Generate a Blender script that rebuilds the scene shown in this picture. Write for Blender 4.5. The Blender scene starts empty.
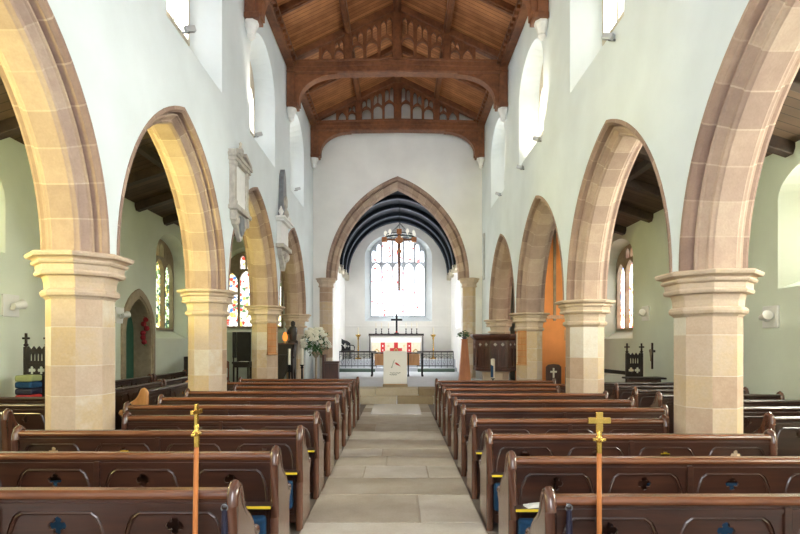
import bpy, bmesh, math, random
from mathutils import Vector, Matrix
from mathutils.geometry import tessellate_polygon
rnd = random.Random(7)
PI = math.pi
sc = bpy.context.scene
COL = sc.collection
F = 533.3
EYE = 1.7
CX = 0.05
def px(u, v, d):
    return ((u-399)/F*d + CX, d, EYE + (342-v)/F*d)
def ux(u, d): return (u-399)/F*d + CX
def vz(v, d): return EYE + (342-v)/F*d

# ------------------------------------------------------------------ materials
def mat_new(name):
    m = bpy.data.materials.new(name); m.use_nodes = True
    nt = m.node_tree; nt.nodes.clear()
    out = nt.nodes.new('ShaderNodeOutputMaterial')
    return m, nt, out
def rgb(r, g, b):
    def f(c):
        c /= 255.0
        return c/12.92 if c <= .04045 else ((c+.055)/1.055)**2.4
    return (f(r), f(g), f(b), 1)
def N(nt, t, **kw):
    n = nt.nodes.new(t)
    for k, v in kw.items(): setattr(n, k, v)
    return n
def ramp(nt, stops, interp='LINEAR'):
    r = N(nt, 'ShaderNodeValToRGB'); e = r.color_ramp.elements
    r.color_ramp.interpolation = interp
    e[0].position, e[0].color = stops[0]
    e[1].position, e[1].color = stops[-1]
    for p, c in stops[1:-1]:
        q = e.new(p); q.color = c
    return r
def simple(name, c, rough=.5, metal=0, spec=.5, noise=0, nscale=6, bump=0, bscale=40, coat=0, stretch=None):
    m, nt, out = mat_new(name)
    b = N(nt, 'ShaderNodeBsdfPrincipled'); nt.links.new(b.outputs[0], out.inputs[0])
    b.inputs['Roughness'].default_value = rough; b.inputs['Metallic'].default_value = metal
    b.inputs['Specular IOR Level'].default_value = spec
    b.inputs['Coat Weight'].default_value = coat; b.inputs['Coat Roughness'].default_value = .15
    b.inputs['Base Color'].default_value = c
    tc = N(nt, 'ShaderNodeTexCoord'); vec = tc.outputs['Object']
    if stretch:
        mp = N(nt, 'ShaderNodeMapping'); mp.inputs['Scale'].default_value = stretch
        nt.links.new(vec, mp.inputs[0]); vec = mp.outputs[0]
    if noise:
        n = N(nt, 'ShaderNodeTexNoise'); n.inputs['Scale'].default_value = nscale; n.inputs['Detail'].default_value = 6
        nt.links.new(vec, n.inputs[0])
        lo = tuple(x*(1-noise) for x in c[:3])+(1,); hi = tuple(min(1, x*(1+noise)) for x in c[:3])+(1,)
        r = ramp(nt, [(.3, lo), (.7, hi)])
        nt.links.new(n.outputs[0], r.inputs[0]); nt.links.new(r.outputs[0], b.inputs['Base Color'])
    if bump:
        n2 = N(nt, 'ShaderNodeTexNoise'); n2.inputs['Scale'].default_value = bscale; n2.inputs['Detail'].default_value = 4
        nt.links.new(vec, n2.inputs[0])
        bp = N(nt, 'ShaderNodeBump'); bp.inputs['Strength'].default_value = bump; bp.inputs['Distance'].default_value = .01
        nt.links.new(n2.outputs[0], bp.inputs['Height']); nt.links.new(bp.outputs[0], b.inputs['Normal'])
    return m
def stone_mat(name, stops, nscale=5, amount=.55, bump=.2):
    m, nt, out = mat_new(name)
    b = N(nt, 'ShaderNodeBsdfPrincipled'); nt.links.new(b.outputs[0], out.inputs[0])
    b.inputs['Roughness'].default_value = .85; b.inputs['Specular IOR Level'].default_value = .25
    at = N(nt, 'ShaderNodeAttribute', attribute_name='tint')
    tc = N(nt, 'ShaderNodeTexCoord')
    n = N(nt, 'ShaderNodeTexNoise'); n.inputs['Scale'].default_value = nscale; n.inputs['Detail'].default_value = 7; n.inputs['Roughness'].default_value = .6
    nt.links.new(tc.outputs['Object'], n.inputs[0])
    ma = N(nt, 'ShaderNodeMath', operation='MULTIPLY_ADD'); ma.inputs[1].default_value = amount; ma.inputs[2].default_value = -amount/2
    nt.links.new(n.outputs[0], ma.inputs[0])
    ad = N(nt, 'ShaderNodeMath', operation='ADD'); nt.links.new(at.outputs['Fac'], ad.inputs[0]); nt.links.new(ma.outputs[0], ad.inputs[1])
    r = ramp(nt, stops); nt.links.new(ad.outputs[0], r.inputs[0])
    n2 = N(nt, 'ShaderNodeTexNoise'); n2.inputs['Scale'].default_value = 45; n2.inputs['Detail'].default_value = 5
    nt.links.new(tc.outputs['Object'], n2.inputs[0])
    mx = N(nt, 'ShaderNodeMix', data_type='RGBA', blend_type='MULTIPLY'); mx.inputs[0].default_value = .3
    r2 = ramp(nt, [(.3, (.72, .70, .68, 1)), (.7, (1, 1, 1, 1))]); nt.links.new(n2.outputs[0], r2.inputs[0])
    nt.links.new(r.outputs[0], mx.inputs[6]); nt.links.new(r2.outputs[0], mx.inputs[7])
    nt.links.new(mx.outputs[2], b.inputs['Base Color'])
    bp = N(nt, 'ShaderNodeBump'); bp.inputs['Strength'].default_value = bump; bp.inputs['Distance'].default_value = .01
    nt.links.new(n2.outputs[0], bp.inputs['Height']); nt.links.new(bp.outputs[0], b.inputs['Normal'])
    return m
def wood_mat(name, dark, light, rough=.35, coat=0.3, scale=(14, 1.2, 14), spec=.5, bump=.12):
    m, nt, out = mat_new(name)
    b = N(nt, 'ShaderNodeBsdfPrincipled'); nt.links.new(b.outputs[0], out.inputs[0])
    b.inputs['Roughness'].default_value = rough; b.inputs['Coat Weight'].default_value = coat; b.inputs['Coat Roughness'].default_value = .2
    b.inputs['Specular IOR Level'].default_value = spec
    tc = N(nt, 'ShaderNodeTexCoord'); mp = N(nt, 'ShaderNodeMapping'); mp.inputs['Scale'].default_value = scale
    nt.links.new(tc.outputs['Object'], mp.inputs[0])
    n = N(nt, 'ShaderNodeTexNoise'); n.inputs['Scale'].default_value = 1.6; n.inputs['Detail'].default_value = 8; n.inputs['Roughness'].default_value = .65
    nt.links.new(mp.outputs[0], n.inputs[0])
    n3 = N(nt, 'ShaderNodeTexNoise'); n3.inputs['Scale'].default_value = 1.1; nt.links.new(tc.outputs['Object'], n3.inputs[0])
    av = N(nt, 'ShaderNodeMath', operation='MULTIPLY_ADD'); av.inputs[1].default_value = .5
    nt.links.new(n3.outputs[0], av.inputs[0]); 
    h = N(nt, 'ShaderNodeMath', operation='MULTIPLY'); h.inputs[1].default_value = .5; nt.links.new(n.outputs[0], h.inputs[0]); nt.links.new(h.outputs[0], av.inputs[2])
    r = ramp(nt, [(.36, dark), (.64, light)]); nt.links.new(av.outputs[0], r.inputs[0]); nt.links.new(r.outputs[0], b.inputs['Base Color'])
    bp = N(nt, 'ShaderNodeBump'); bp.inputs['Strength'].default_value = bump; bp.inputs['Distance'].default_value = .01
    nt.links.new(n.outputs[0], bp.inputs['Height']); nt.links.new(bp.outputs[0], b.inputs['Normal'])
    return m
def board_mat(name, c1, c2, axis, width, rough=.6):
    # boarding: narrow planks across `axis` of object space, each its own tone, thin dark gaps
    m, nt, out = mat_new(name)
    b = N(nt, 'ShaderNodeBsdfPrincipled'); nt.links.new(b.outputs[0], out.inputs[0])
    b.inputs['Roughness'].default_value = rough; b.inputs['Specular IOR Level'].default_value = .3
    tc = N(nt, 'ShaderNodeTexCoord'); sp = N(nt, 'ShaderNodeSeparateXYZ'); nt.links.new(tc.outputs['Object'], sp.inputs[0])
    dv = N(nt, 'ShaderNodeMath', operation='DIVIDE'); dv.inputs[1].default_value = width; nt.links.new(sp.outputs[axis], dv.inputs[0])
    fl = N(nt, 'ShaderNodeMath', operation='FLOOR'); nt.links.new(dv.outputs[0], fl.inputs[0])
    fr = N(nt, 'ShaderNodeMath', operation='FRACT'); nt.links.new(dv.outputs[0], fr.inputs[0])
    wn = N(nt, 'ShaderNodeTexWhiteNoise', noise_dimensions='1D'); nt.links.new(fl.outputs[0], wn.inputs['W'])
    ns = N(nt, 'ShaderNodeTexNoise'); ns.inputs['Scale'].default_value = 3; ns.inputs['Detail'].default_value = 6; nt.links.new(tc.outputs['Object'], ns.inputs[0])
    m1 = N(nt, 'ShaderNodeMath', operation='MULTIPLY'); m1.inputs[1].default_value = .45; nt.links.new(wn.outputs[0], m1.inputs[0])
    m2 = N(nt, 'ShaderNodeMath', operation='MULTIPLY_ADD'); m2.inputs[1].default_value = .9; nt.links.new(ns.outputs[0], m2.inputs[0]); nt.links.new(m1.outputs[0], m2.inputs[2])
    r = ramp(nt, [(.3, c1), (.95, c2)]); nt.links.new(m2.outputs[0], r.inputs[0])
    lt = N(nt, 'ShaderNodeMath', operation='LESS_THAN'); lt.inputs[1].default_value = .09; nt.links.new(fr.outputs[0], lt.inputs[0])
    mx = N(nt, 'ShaderNodeMix', data_type='RGBA'); nt.links.new(lt.outputs[0], mx.inputs[0]); nt.links.new(r.outputs[0], mx.inputs[6])
    mx.inputs[7].default_value = tuple(x*.45 for x in c1[:3])+(1,)
    nt.links.new(mx.outputs[2], b.inputs['Base Color'])
    return m
def emit_mat(name, c, s):
    m, nt, out = mat_new(name)
    e = N(nt, 'ShaderNodeEmission'); e.inputs[0].default_value = c; e.inputs[1].default_value = s
    nt.links.new(e.outputs[0], out.inputs[0]); return m
def glass_mat(name, stops, s, scale=9, hi=.0):
    # daylight seen through a leaded window: panes of coloured glass (voronoi cells) lit from outside, thin lead lines
    m, nt, out = mat_new(name)
    e = N(nt, 'ShaderNodeEmission'); e.inputs[1].default_value = s
    tc = N(nt, 'ShaderNodeTexCoord')
    v = N(nt, 'ShaderNodeTexVoronoi'); v.inputs['Scale'].default_value = scale; nt.links.new(tc.outputs['Object'], v.inputs['Vector'])
    wn = N(nt, 'ShaderNodeSeparateColor'); nt.links.new(v.outputs['Color'], wn.inputs[0])
    r = ramp(nt, stops, 'CONSTANT'); nt.links.new(wn.outputs[0], r.inputs[0])
    v2 = N(nt, 'ShaderNodeTexVoronoi', feature='DISTANCE_TO_EDGE'); v2.inputs['Scale'].default_value = scale; nt.links.new(tc.outputs['Object'], v2.inputs['Vector'])
    g = N(nt, 'ShaderNodeMath', operation='GREATER_THAN'); g.inputs[1].default_value = .05; nt.links.new(v2.outputs['Distance'], g.inputs[0])
    mx = N(nt, 'ShaderNodeMix', data_type='RGBA'); nt.links.new(g.outputs[0], mx.inputs[0]); mx.inputs[6].default_value = (hi, hi, hi, 1); nt.links.new(r.outputs[0], mx.inputs[7])
    nt.links.new(mx.outputs[2], e.inputs[0]); nt.links.new(e.outputs[0], out.inputs[0]); return m

M = {}
M['plaster'] = simple('white_limewash', rgb(226, 234, 236), .9, spec=.1, noise=.05, nscale=1.2, bump=.25, bscale=9)
M['aisle_plaster_green_lit'] = simple('aisle_limewash_green_lit', rgb(222, 228, 212), .9, spec=.1, noise=.06, nscale=1.0, bump=.25, bscale=9)  # limewash with green light off outdoor greenery mixed into its colour
M['plaster_warm_lit'] = simple('limewash_warm_lit', rgb(241, 240, 235), .9, spec=.1, noise=.05, nscale=1.2, bump=.25, bscale=9)  # same limewash, the warmer light at the chancel end put into its colour
M['stone'] = stone_mat('arcade_stone', [(.0, rgb(176, 148, 124)), (.25, rgb(196, 170, 146)), (.5, rgb(208, 188, 166)), (.7, rgb(208, 182, 144)), (.85, rgb(218, 204, 184)), (1, rgb(226, 218, 204))])
M['arch_stone'] = stone_mat('arch_stone', [(.0, rgb(126, 104, 94)), (.3, rgb(150, 125, 112)), (.6, rgb(168, 142, 126)), (.85, rgb(188, 164, 145)), (1, rgb(210, 196, 182))], amount=.6)
M['flag'] = stone_mat('flagstone', [(.0, rgb(134, 122, 104)), (.3, rgb(162, 150, 132)), (.6, rgb(184, 175, 160)), (.85, rgb(206, 200, 190)), (1, rgb(220, 217, 210))], nscale=3, amount=.5, bump=.3)
M['step'] = stone_mat('step_stone', [(.0, rgb(130, 112, 86)), (.5, rgb(166, 148, 118)), (1, rgb(200, 190, 170))], nscale=4, amount=.5)
M['floor'] = simple('stone_floor', rgb(104, 94, 84), .8, noise=.2, nscale=3)
M['chancel_floor'] = simple('chancel_floor', rgb(192, 196, 202), .6, noise=.08, nscale=3)
M['marble'] = simple('white_marble', rgb(236, 235, 231), .4, noise=.05, nscale=8)
M['polished_marble'] = simple('polished_pale_slab', rgb(238, 238, 236), .15, spec=.8)
M['old_marble'] = simple('weathered_marble', rgb(186, 180, 170), .6, noise=.2, nscale=9)
M['grey_marble'] = simple('grey_marble', rgb(120, 124, 128), .4, noise=.2, nscale=9)
M['oak'] = wood_mat('roof_oak', rgb(96, 56, 34), rgb(150, 96, 60), .5, .05, (5, 5, 5))
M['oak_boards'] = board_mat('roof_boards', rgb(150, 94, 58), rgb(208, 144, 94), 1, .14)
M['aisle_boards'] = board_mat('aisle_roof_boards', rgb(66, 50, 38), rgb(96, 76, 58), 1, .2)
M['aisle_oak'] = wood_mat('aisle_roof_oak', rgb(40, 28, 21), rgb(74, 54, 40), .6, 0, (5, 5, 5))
M['pew'] = wood_mat('varnished_pew_wood', rgb(42, 24, 18), rgb(78, 46, 32), .3, .4, (1.2, 14, 14))
M['pew_rail'] = wood_mat('lighter_pew_rail', rgb(88, 50, 34), rgb(138, 86, 54), .25, .5, (1.2, 14, 14))  # wood in a lighter brown than the pew backs
M['pew_end'] = wood_mat('varnished_pew_end', rgb(70, 42, 32), rgb(112, 74, 57), .2, .8, (14, 14, 1.2))
M['dark_pew'] = wood_mat('dark_stained_pew', rgb(38, 24, 20), rgb(66, 42, 33), .3, .4, (1.2, 14, 14))
M['dark_wood'] = wood_mat('dark_carved_oak', rgb(54, 31, 25), rgb(98, 60, 48), .4, .2, (12, 12, 2))
M['black_wood'] = wood_mat('black_oak', rgb(24, 17, 15), rgb(46, 33, 28), .45, .1, (12, 12, 2))
M['tan_wood'] = wood_mat('pale_oak', rgb(176, 122, 74), rgb(214, 160, 106), .45, .1, (10, 10, 1.5))
M['orange_wood'] = wood_mat('orange_pine', rgb(178, 104, 50), rgb(212, 138, 78), .4, .2, (10, 10, 1.2))
M['orange'] = simple('orange_hanging', rgb(240, 158, 92), .8, noise=.08, nscale=2)
M['rail_iron'] = simple('dark_grey_iron', rgb(66, 70, 76), .5, .3)
M['iron'] = simple('black_iron', rgb(26, 28, 30), .5, .6)
M['grey_metal'] = simple('grey_metal', rgb(120, 122, 124), .4, .8)
M['brass'] = simple('polished_brass', rgb(224, 184, 96), .25, 1, noise=.1, nscale=20)
M['vault'] = board_mat('vault_boards', rgb(28, 34, 41), rgb(44, 52, 60), 1, .22)
M['vault_rib'] = simple('painted_vault_rib', rgb(70, 80, 94), .6)
M['white_cloth'] = simple('white_cloth', rgb(246, 244, 238), .9, bump=.2, bscale=12)
M['cream_cloth'] = simple('cream_altar_cloth', rgb(226, 214, 190), .9, noise=.1, nscale=14)
M['red_cloth'] = simple('red_embroidery', rgb(196, 52, 52), .85)
M['blue_cloth'] = simple('blue_kneeler_fabric', rgb(18, 62, 98), .9, noise=.2, nscale=40)
M['navy'] = simple('navy_strap', rgb(30, 30, 52), .5, noise=.3, nscale=60)
M['yellow'] = simple('yellow_edging', rgb(236, 208, 60), .5)
M['green_cloth'] = simple('sage_cushion', rgb(156, 164, 112), .9)
M['leaf'] = simple('leaf_green', rgb(52, 96, 50), .6, noise=.3, nscale=20)
M['petal'] = simple('white_petals', rgb(242, 240, 226), .8)
M['wax'] = simple('candle_wax', rgb(240, 234, 216), .5)
M['white_paint'] = simple('white_paint', rgb(232, 232, 228), .5)
M['green_door'] = simple('green_door_paint', rgb(58, 104, 86), .6, noise=.1)
M['frame_stone'] = simple('window_stone', rgb(158, 142, 120), .9, noise=.15, nscale=9)
M['pale_stone'] = simple('pale_window_stone', rgb(206, 198, 180), .9, noise=.1, nscale=9)
M['lead_stone'] = simple('east_window_mullion', rgb(206, 212, 220), .8)  # pale painted stone, its colour lightened further for the window glow around it
M['kneel_green'] = simple('green_rail_kneeler', rgb(86, 104, 92), .9)
M['paper'] = simple('white_paper', rgb(240, 240, 236), .8)
M['red_flower'] = simple('red_flowers', rgb(150, 30, 40), .8)
M['gilt'] = simple('gilt_thread', rgb(190, 160, 90), .5, .4)
M['picture'] = simple('dark_board', rgb(42, 40, 36), .5, noise=.3, nscale=8)
M['grey_marble_pale'] = simple('pale_grey_slab', rgb(186, 188, 188), .7, noise=.1, nscale=5)
M['red_flower_pale'] = simple('pink_print', rgb(206, 150, 138), .7, noise=.2, nscale=12)
M['iron_green'] = simple('dark_green_iron', rgb(48, 62, 60), .5, .3)
M['lamp_glass'] = emit_mat('lit_candle_lamp', rgb(255, 250, 232), .85)
M['silver'] = simple('silver_lamp', rgb(176, 178, 180), .4, .3)
M['amber'] = emit_mat('amber_lamp_glow', rgb(255, 140, 60), 1.6)
W_ = (1, 1, 1, 1)
GLOW = 15.0
M['sky_glass'] = emit_mat('clerestory_daylight', rgb(246, 250, 255), GLOW)
M['west_glass'] = emit_mat('added_west_daylight', rgb(246, 249, 255), 11.5)
M['chancel_side_glow'] = emit_mat('chancel_side_daylight', rgb(250, 251, 252), 46)
M['stain_n'] = glass_mat('north_stained_glass', [(0, rgb(200, 222, 190)), (.2, rgb(90, 110, 60)), (.4, rgb(240, 240, 190)), (.6, rgb(60, 80, 70)), (.72, rgb(220, 190, 110)), (.88, rgb(140, 160, 120)), (1, rgb(120, 60, 40))], 2.8, 11)
M['stain_e'] = glass_mat('aisle_east_stained_glass', [(0, rgb(250, 250, 240)), (.42, rgb(245, 232, 170)), (.60, rgb(190, 70, 50)), (.66, rgb(240, 240, 235)), (.8, rgb(70, 110, 160)), (.88, rgb(230, 190, 90)), (.95, rgb(90, 120, 80)), (1, rgb(70, 60, 50))], 2.6, 9, .3)
M['stain_s'] = glass_mat('south_stained_glass', [(0, rgb(255, 250, 244)), (.4, rgb(240, 200, 170)), (.55, rgb(200, 90, 60)), (.66, rgb(235, 235, 240)), (.84, rgb(120, 140, 190)), (.94, rgb(220, 180, 100)), (1, rgb(70, 60, 50))], 5.0, 11, .1)
M['chancel_glass'] = glass_mat('east_window_glass', [(0, W_), (.5, rgb(232, 240, 255)), (.86, (1, .07, .07, 1)), (.93, W_), (1, W_)], 4.0, 8, .55)

# ------------------------------------------------------------------ mesh builder
class MB:
    def __init__(s): s.v = []; s.f = []; s.t = []
    def add(s, vs, fs, tint=.5):
        o = len(s.v); s.v += [tuple(p) for p in vs]
        for i, f in enumerate(fs):
            s.f.append([o+k for k in f]); s.t.append(tint[i] if isinstance(tint, (list, tuple)) else tint)
        return s
    def box(s, x0, x1, y0, y1, z0, z1, tint=.5, top=None):
        # top: (x inset, y inset) for a tapering block
        a, b = top or (0, 0)
        vs = [(x0, y0, z0), (x1, y0, z0), (x1, y1, z0), (x0, y1, z0), (x0+a, y0+b, z1), (x1-a, y0+b, z1), (x1-a, y1-b, z1), (x0+a, y1-b, z1)]
        return s.add(vs, [(3, 2, 1, 0), (4, 5, 6, 7), (0, 1, 5, 4), (1, 2, 6, 5), (2, 3, 7, 6), (3, 0, 4, 7)], tint)
    def bar(s, p, q, w, h, up=(0, 0, 1), tint=.5):
        p = Vector(p); q = Vector(q); d = (q-p).normalized(); up = Vector(up)
        sx = d.cross(up).normalized(); sz = sx.cross(d).normalized()
        vs = []
        for c in (p, q):
            for a, b in ((-1, -1), (1, -1), (1, 1), (-1, 1)): vs.append(c + sx*a*w/2 + sz*b*h/2)
        return s.add(vs, [(0, 1, 2, 3)[::-1], (4, 5, 6, 7), (0, 1, 5, 4), (1, 2, 6, 5), (2, 3, 7, 6), (3, 0, 4, 7)], tint)
    def lathe(s, prof, n=16, c=(0, 0, 0), rot=0, tint=.5, scale=1.0):
        # prof: [(radius, z)] bottom to top
        vs = []
        for r, z in prof:
            for k in range(n):
                a = rot + 2*PI*k/n
                vs.append((c[0]+r*scale*math.cos(a), c[1]+r*scale*math.sin(a), c[2]+z))
        fs = []; m = len(prof)
        for i in range(m-1):
            for k in range(n):
                fs.append((i*n+k, i*n+(k+1) % n, (i+1)*n+(k+1) % n, (i+1)*n+k))
        fs.append(tuple(range(n))[::-1]); fs.append(tuple((m-1)*n+k for k in range(n)))
        return s.add(vs, fs, tint)
    def octa(s, prof, c=(0, 0, 0), tint=.5):
        k = 1/math.cos(PI/8)
        return s.lathe([(r*k, z) for r, z in prof], 8, c, PI/8, tint)
    def tube(s, pts, r, n=8, tint=.5):
        pts = [Vector(p) for p in pts]; vs = []; m = len(pts)
        up = Vector((0, 0, 1))
        for i, p in enumerate(pts):
            d = (pts[min(i+1, m-1)]-pts[max(i-1, 0)]).normalized()
            a = d.cross(up)
            if a.length < 1e-3: a = d.cross(Vector((1, 0, 0)))
            a.normalize(); b = a.cross(d).normalized()
            rr = r[i] if isinstance(r, (list, tuple)) else r
            for k in range(n):
                t = 2*PI*k/n; vs.append(p + a*rr*math.cos(t) + b*rr*math.sin(t))
        fs = []
        for i in range(m-1):
            for k in range(n): fs.append((i*n+k, i*n+(k+1) % n, (i+1)*n+(k+1) % n, (i+1)*n+k))
        fs.append(tuple(range(n))[::-1]); fs.append(tuple((m-1)*n+k for k in range(n)))
        return s.add(vs, fs, tint)
    def ball(s, c, r, n=10, sz=1.0, tint=.5):
        m = n//2+1
        prof = [(max(1e-4, r*math.sin(PI*i/m)), -r*sz*math.cos(PI*i/m)) for i in range(m+1)]
        return s.lathe(prof, n, c, 0, tint)
    def plate(s, outer, holes, w0, w1, fn, tint=.5):
        # flat slab with holes: outline in (a, b), thickness w0..w1, fn maps (a, b, w) to space
        loops = [[Vector((a, b, 0)) for a, b in L] for L in [outer]+list(holes)]
        tri = tessellate_polygon(loops); flat = [p for L in loops for p in L]; n = len(flat)
        vs = [fn(p.x, p.y, w0) for p in flat] + [fn(p.x, p.y, w1) for p in flat]
        fs = [tuple(t) for t in tri] + [tuple(k+n for k in t)[::-1] for t in tri]
        o = 0
        for L in loops:
            k = len(L)
            for i in range(k):
                j = (i+1) % k; fs.append((o+i, o+j, o+j+n, o+i+n))
            o += k
        return s.add(vs, fs, tint)
    def obj(s, name, mat, parent=None, loc=(0, 0, 0), rotz=0, smooth=False, bevel=0, bseg=2, weld=True):
        me = bpy.data.meshes.new(name); me.from_pydata(s.v, [], s.f)
        at = me.attributes.new('tint', 'FLOAT', 'FACE'); at.data.foreach_set('value', s.t)
        bm = bmesh.new(); bm.from_mesh(me)
        if weld: bmesh.ops.remove_doubles(bm, verts=bm.verts, dist=1e-5)
        bmesh.ops.recalc_face_normals(bm, faces=bm.faces)
        bm.to_mesh(me); bm.free()
        me.materials.append(mat if not isinstance(mat, str) else M[mat])
        o = bpy.data.objects.new(name, me); COL.objects.link(o)
        o.location = loc; o.rotation_euler = (0, 0, rotz)
        if parent: o.parent = parent
        if smooth:
            for p in me.polygons: p.use_smooth = True
            me.set_sharp_from_angle(angle=math.radians(38))
        if bevel:
            b = o.modifiers.new('bevel', 'BEVEL'); b.width = bevel; b.segments = bseg; b.limit_method = 'ANGLE'; b.angle_limit = math.radians(35)
            b.harden_normals = False
        return o
def tag(o, label, cat, group=None):
    o['label'] = label; o['category'] = cat
    if group: o['group'] = group
    return o
def thing(name, label, cat, loc=(0, 0, 0), rotz=0, group=None):
    o = bpy.data.objects.new(name, None); COL.objects.link(o); o.empty_display_size = .1
    o.location = loc; o.rotation_euler = (0, 0, rotz)
    return tag(o, label, cat, group)
def struct(o): o['kind'] = 'structure'; return o
def kids(o): return [c for c in list(COL.objects) if c.parent == o]
KIDS = {}
def dup(root, loc, rotz, label, group=None):
    if root.name not in KIDS: KIDS[root.name] = [(c, kids(c)) for c in kids(root)]
    r = root.copy(); COL.objects.link(r); r.location = loc; r.rotation_euler = (0, 0, rotz); r['label'] = label
    if group: r['group'] = group
    for c, gs in KIDS[root.name]:
        d = c.copy(); COL.objects.link(d); d.parent = r
        for g in gs:
            e = g.copy(); COL.objects.link(e); e.parent = d
    return r
ident = lambda a, b, w: (a, w, b)           # outline in x-z, thickness along y
side = lambda a, b, w: (w, a, b)            # outline in y-z, thickness along x

def arch_pts(hs, R, c, z, n=14, x=0):
    """pointed arch from (x-hs, z) over the apex to (x+hs, z): arcs of radius R, centres c beyond the middle"""
    a1 = math.acos(max(-1, min(1, c/R))); L = []
    for i in range(n+1):
        a = a1*i/n; L.append((x+c-R*math.cos(a), z+R*math.sin(a)))
    return L + [(2*x-p, q) for p, q in L[-2::-1]]
def pointed(x, w, z0, zs, za, n=8):
    """closed window outline: width w, foot z0, springing zs, apex za"""
    hs = w/2; r = za-zs
    R = (r*r+hs*hs)/(2*hs); c = R-hs
    if c >= 0: top = arch_pts(hs, R, c, zs, n, x)
    else:
        # low head: half-ellipse-like curve
        top = [(x-hs*math.cos(PI*i/(2*n)), zs+r*math.sin(PI*i/(2*n))) for i in range(2*n+1)]
    return [(x-hs, z0)] + top + [(x+hs, z0)]
def quatrefoil(x, z, r, n=5):
    L = []
    d = r*.52; q = r*.5
    for k in range(4):
        a0 = PI/2*k
        cx, cz = x+d*math.cos(a0), z+d*math.sin(a0)
        for i in range(n):
            t = a0 - PI*.62 + PI*1.24*i/(n-1)
            L.append((cx+q*math.cos(t), cz+q*math.sin(t)))
    return L

# ------------------------------------------------------------------ dimensions
WX = 3.01            # nave wall face
PC = 3.35            # centre plane of the arcades
PY = [1.75, 5.70, 9.48, 13.53, 17.58]
ZS = {-1: 2.61, 1: 2.43}      # springing = top of capitals, north and south
AP = .30; REX = .225
def bay(i):
    # half span, radius and centre offset of the inner curve of bay i
    hs = (PY[i+1]-PY[i])/2-AP; ho = hs+REX; r = 2.43 if i else 2.5
    R = (r*r+ho*ho)/(2*ho)
    return hs, R-REX, R-ho
EY = 19.0           # west face of the chancel arch wall
TOP = 9.5

# ------------------------------------------------------------------ nave walls over the arcades
def clerestory(sgn, y, k, z0=6.0, w=2.2):
    za = 8.5 if sgn < 0 else 8.35
    inner = pointed(y, w, z0, 7.55, za); glass = pointed(y+.02, 1.2, z0+.55, 7.55, 8.25)
    return inner, glass
def reveal(mb, inner, glass, fi, fg):
    n = len(inner)
    vs = [fi(a, b) for a, b in inner]+[fg(a, b) for a, b in glass]
    mb.add(vs, [(i, (i+1) % n, (i+1) % n+n, i+n) for i in range(n)])
wn = [0]
def window(inner, glass, fi, fg, fplate, pane, lights, frame='pale_stone', transom=None, fw=.07, heads=True, reveal_mat='plaster', hza=None):
    """reveal (top-level, structure) with its stone frame and its glass"""
    wn[0] += 1
    mb = MB(); reveal(mb, inner, glass, fi, fg)
    w = struct(mb.obj('window_%d' % wn[0], reveal_mat))
    xs = [a for a, b in glass]; zs = [b for a, b in glass]
    x0, x1, z0, z1 = min(xs), max(xs), min(zs), max(zs)
    p = MB(); p.plate(glass, [], -.005, .005, lambda a, b, q: fplate(a, b, q+.05)); p.obj('pane', pane, w)
    # frame: plate of the glass outline with a hole for every light
    cx = (x0+x1)/2; hs = (x1-x0)/2
    def top_at(x):
        best = z0
        for (a, b), (c, d) in zip(glass, glass[1:]):
            if min(a, c) <= x <= max(a, c) and abs(c-a) > 1e-6:
                best = max(best, b+(d-b)*(x-a)/(c-a))
        return best
    holes = []; lw = (x1-x0)/lights
    zsp = [b for a, b in glass][1]
    for i in range(lights):
        a0 = x0+lw*i+fw/2+(fw/2 if i == 0 else 0); a1 = x0+lw*(i+1)-fw/2-(fw/2 if i == lights-1 else 0)
        zt = min(top_at(a0), top_at(a1), top_at((a0+a1)/2))-fw
        m = (a0+a1)/2; g = a1-a0
        if lights == 1:
            holes.append([(cx+(a-cx)*(1-fw/hs), z0+fw+(b-z0)*(1-1.6*fw/(z1-z0))) for a, b in glass]); continue
        hz = (hza or min(zt-.02, zsp+.18*(zt-zsp))) if heads else zt
        holes.append(pointed(m, g, z0+fw, hz-g*.75, hz, 4))
        # tracery lights over the main lights
        if heads and zt-hz > .3:
            for q in (-1, 1):
                mm = m+q*g*.26; t2 = min(top_at(mm-g*.24), top_at(mm+g*.24))-fw
                if t2-hz > .3: holes.append(pointed(mm, g*.42, hz+.06, t2-.16, t2, 3))
    f = MB(); f.plate(glass, holes, -.09, .03, fplate); f.obj('window_frame', frame, w)
    return w

def nave_wall(sgn):
    zs = ZS[sgn]; ex = .18
    path = [(-4.2, 0), (PY[0]+.12, 0)]
    for i in range(4):
        m = (PY[i]+PY[i+1])/2
        hs, R, c = bay(i); path += arch_pts(hs+ex, R+ex, c, zs, 14, m)
        if i == 3: path += [(PY[4]-.12, 0)]
    path += [(EY+.05, 0), (EY+.05, TOP), (-4.2, TOP)]
    wins = [clerestory(sgn, y, k) for k, y in enumerate((0.2, 4.15, 8.12, 12.05, 16.05))]
    mb = MB(); mb.plate(path, [w[0] for w in wins], WX, 2*PC-WX, lambda a, b, w: (sgn*w, a, b))
    struct(mb.obj('wall_north_arcade' if sgn < 0 else 'wall_south_arcade', 'plaster'))
    for inner, glass in wins:
        window(inner, glass, lambda a, b: (sgn*(WX+.002), a, b), lambda a, b: (sgn*(WX+.46), a, b),
               lambda a, b, q: (sgn*(WX+.46+q), a, b), 'sky_glass', 2, fw=.06)
for s_ in (-1, 1): nave_wall(s_)

# ------------------------------------------------------------------ chancel arch wall
CA = dict(hs=2.17, R=3.505, c=1.335, z=3.95)
mb = MB()
outline = [(-3.75, 0), (-2.47, 0)] + arch_pts(2.47, 3.805, 1.335, 3.95, 16) + [(2.47, 0), (3.75, 0), (3.75, 9.5), (0, 11.2), (-3.75, 9.5)]
mb.plate(outline, [], EY, EY+.7, ident); struct(mb.obj('wall_chancel_arch', 'plaster_warm_lit'))

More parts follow.
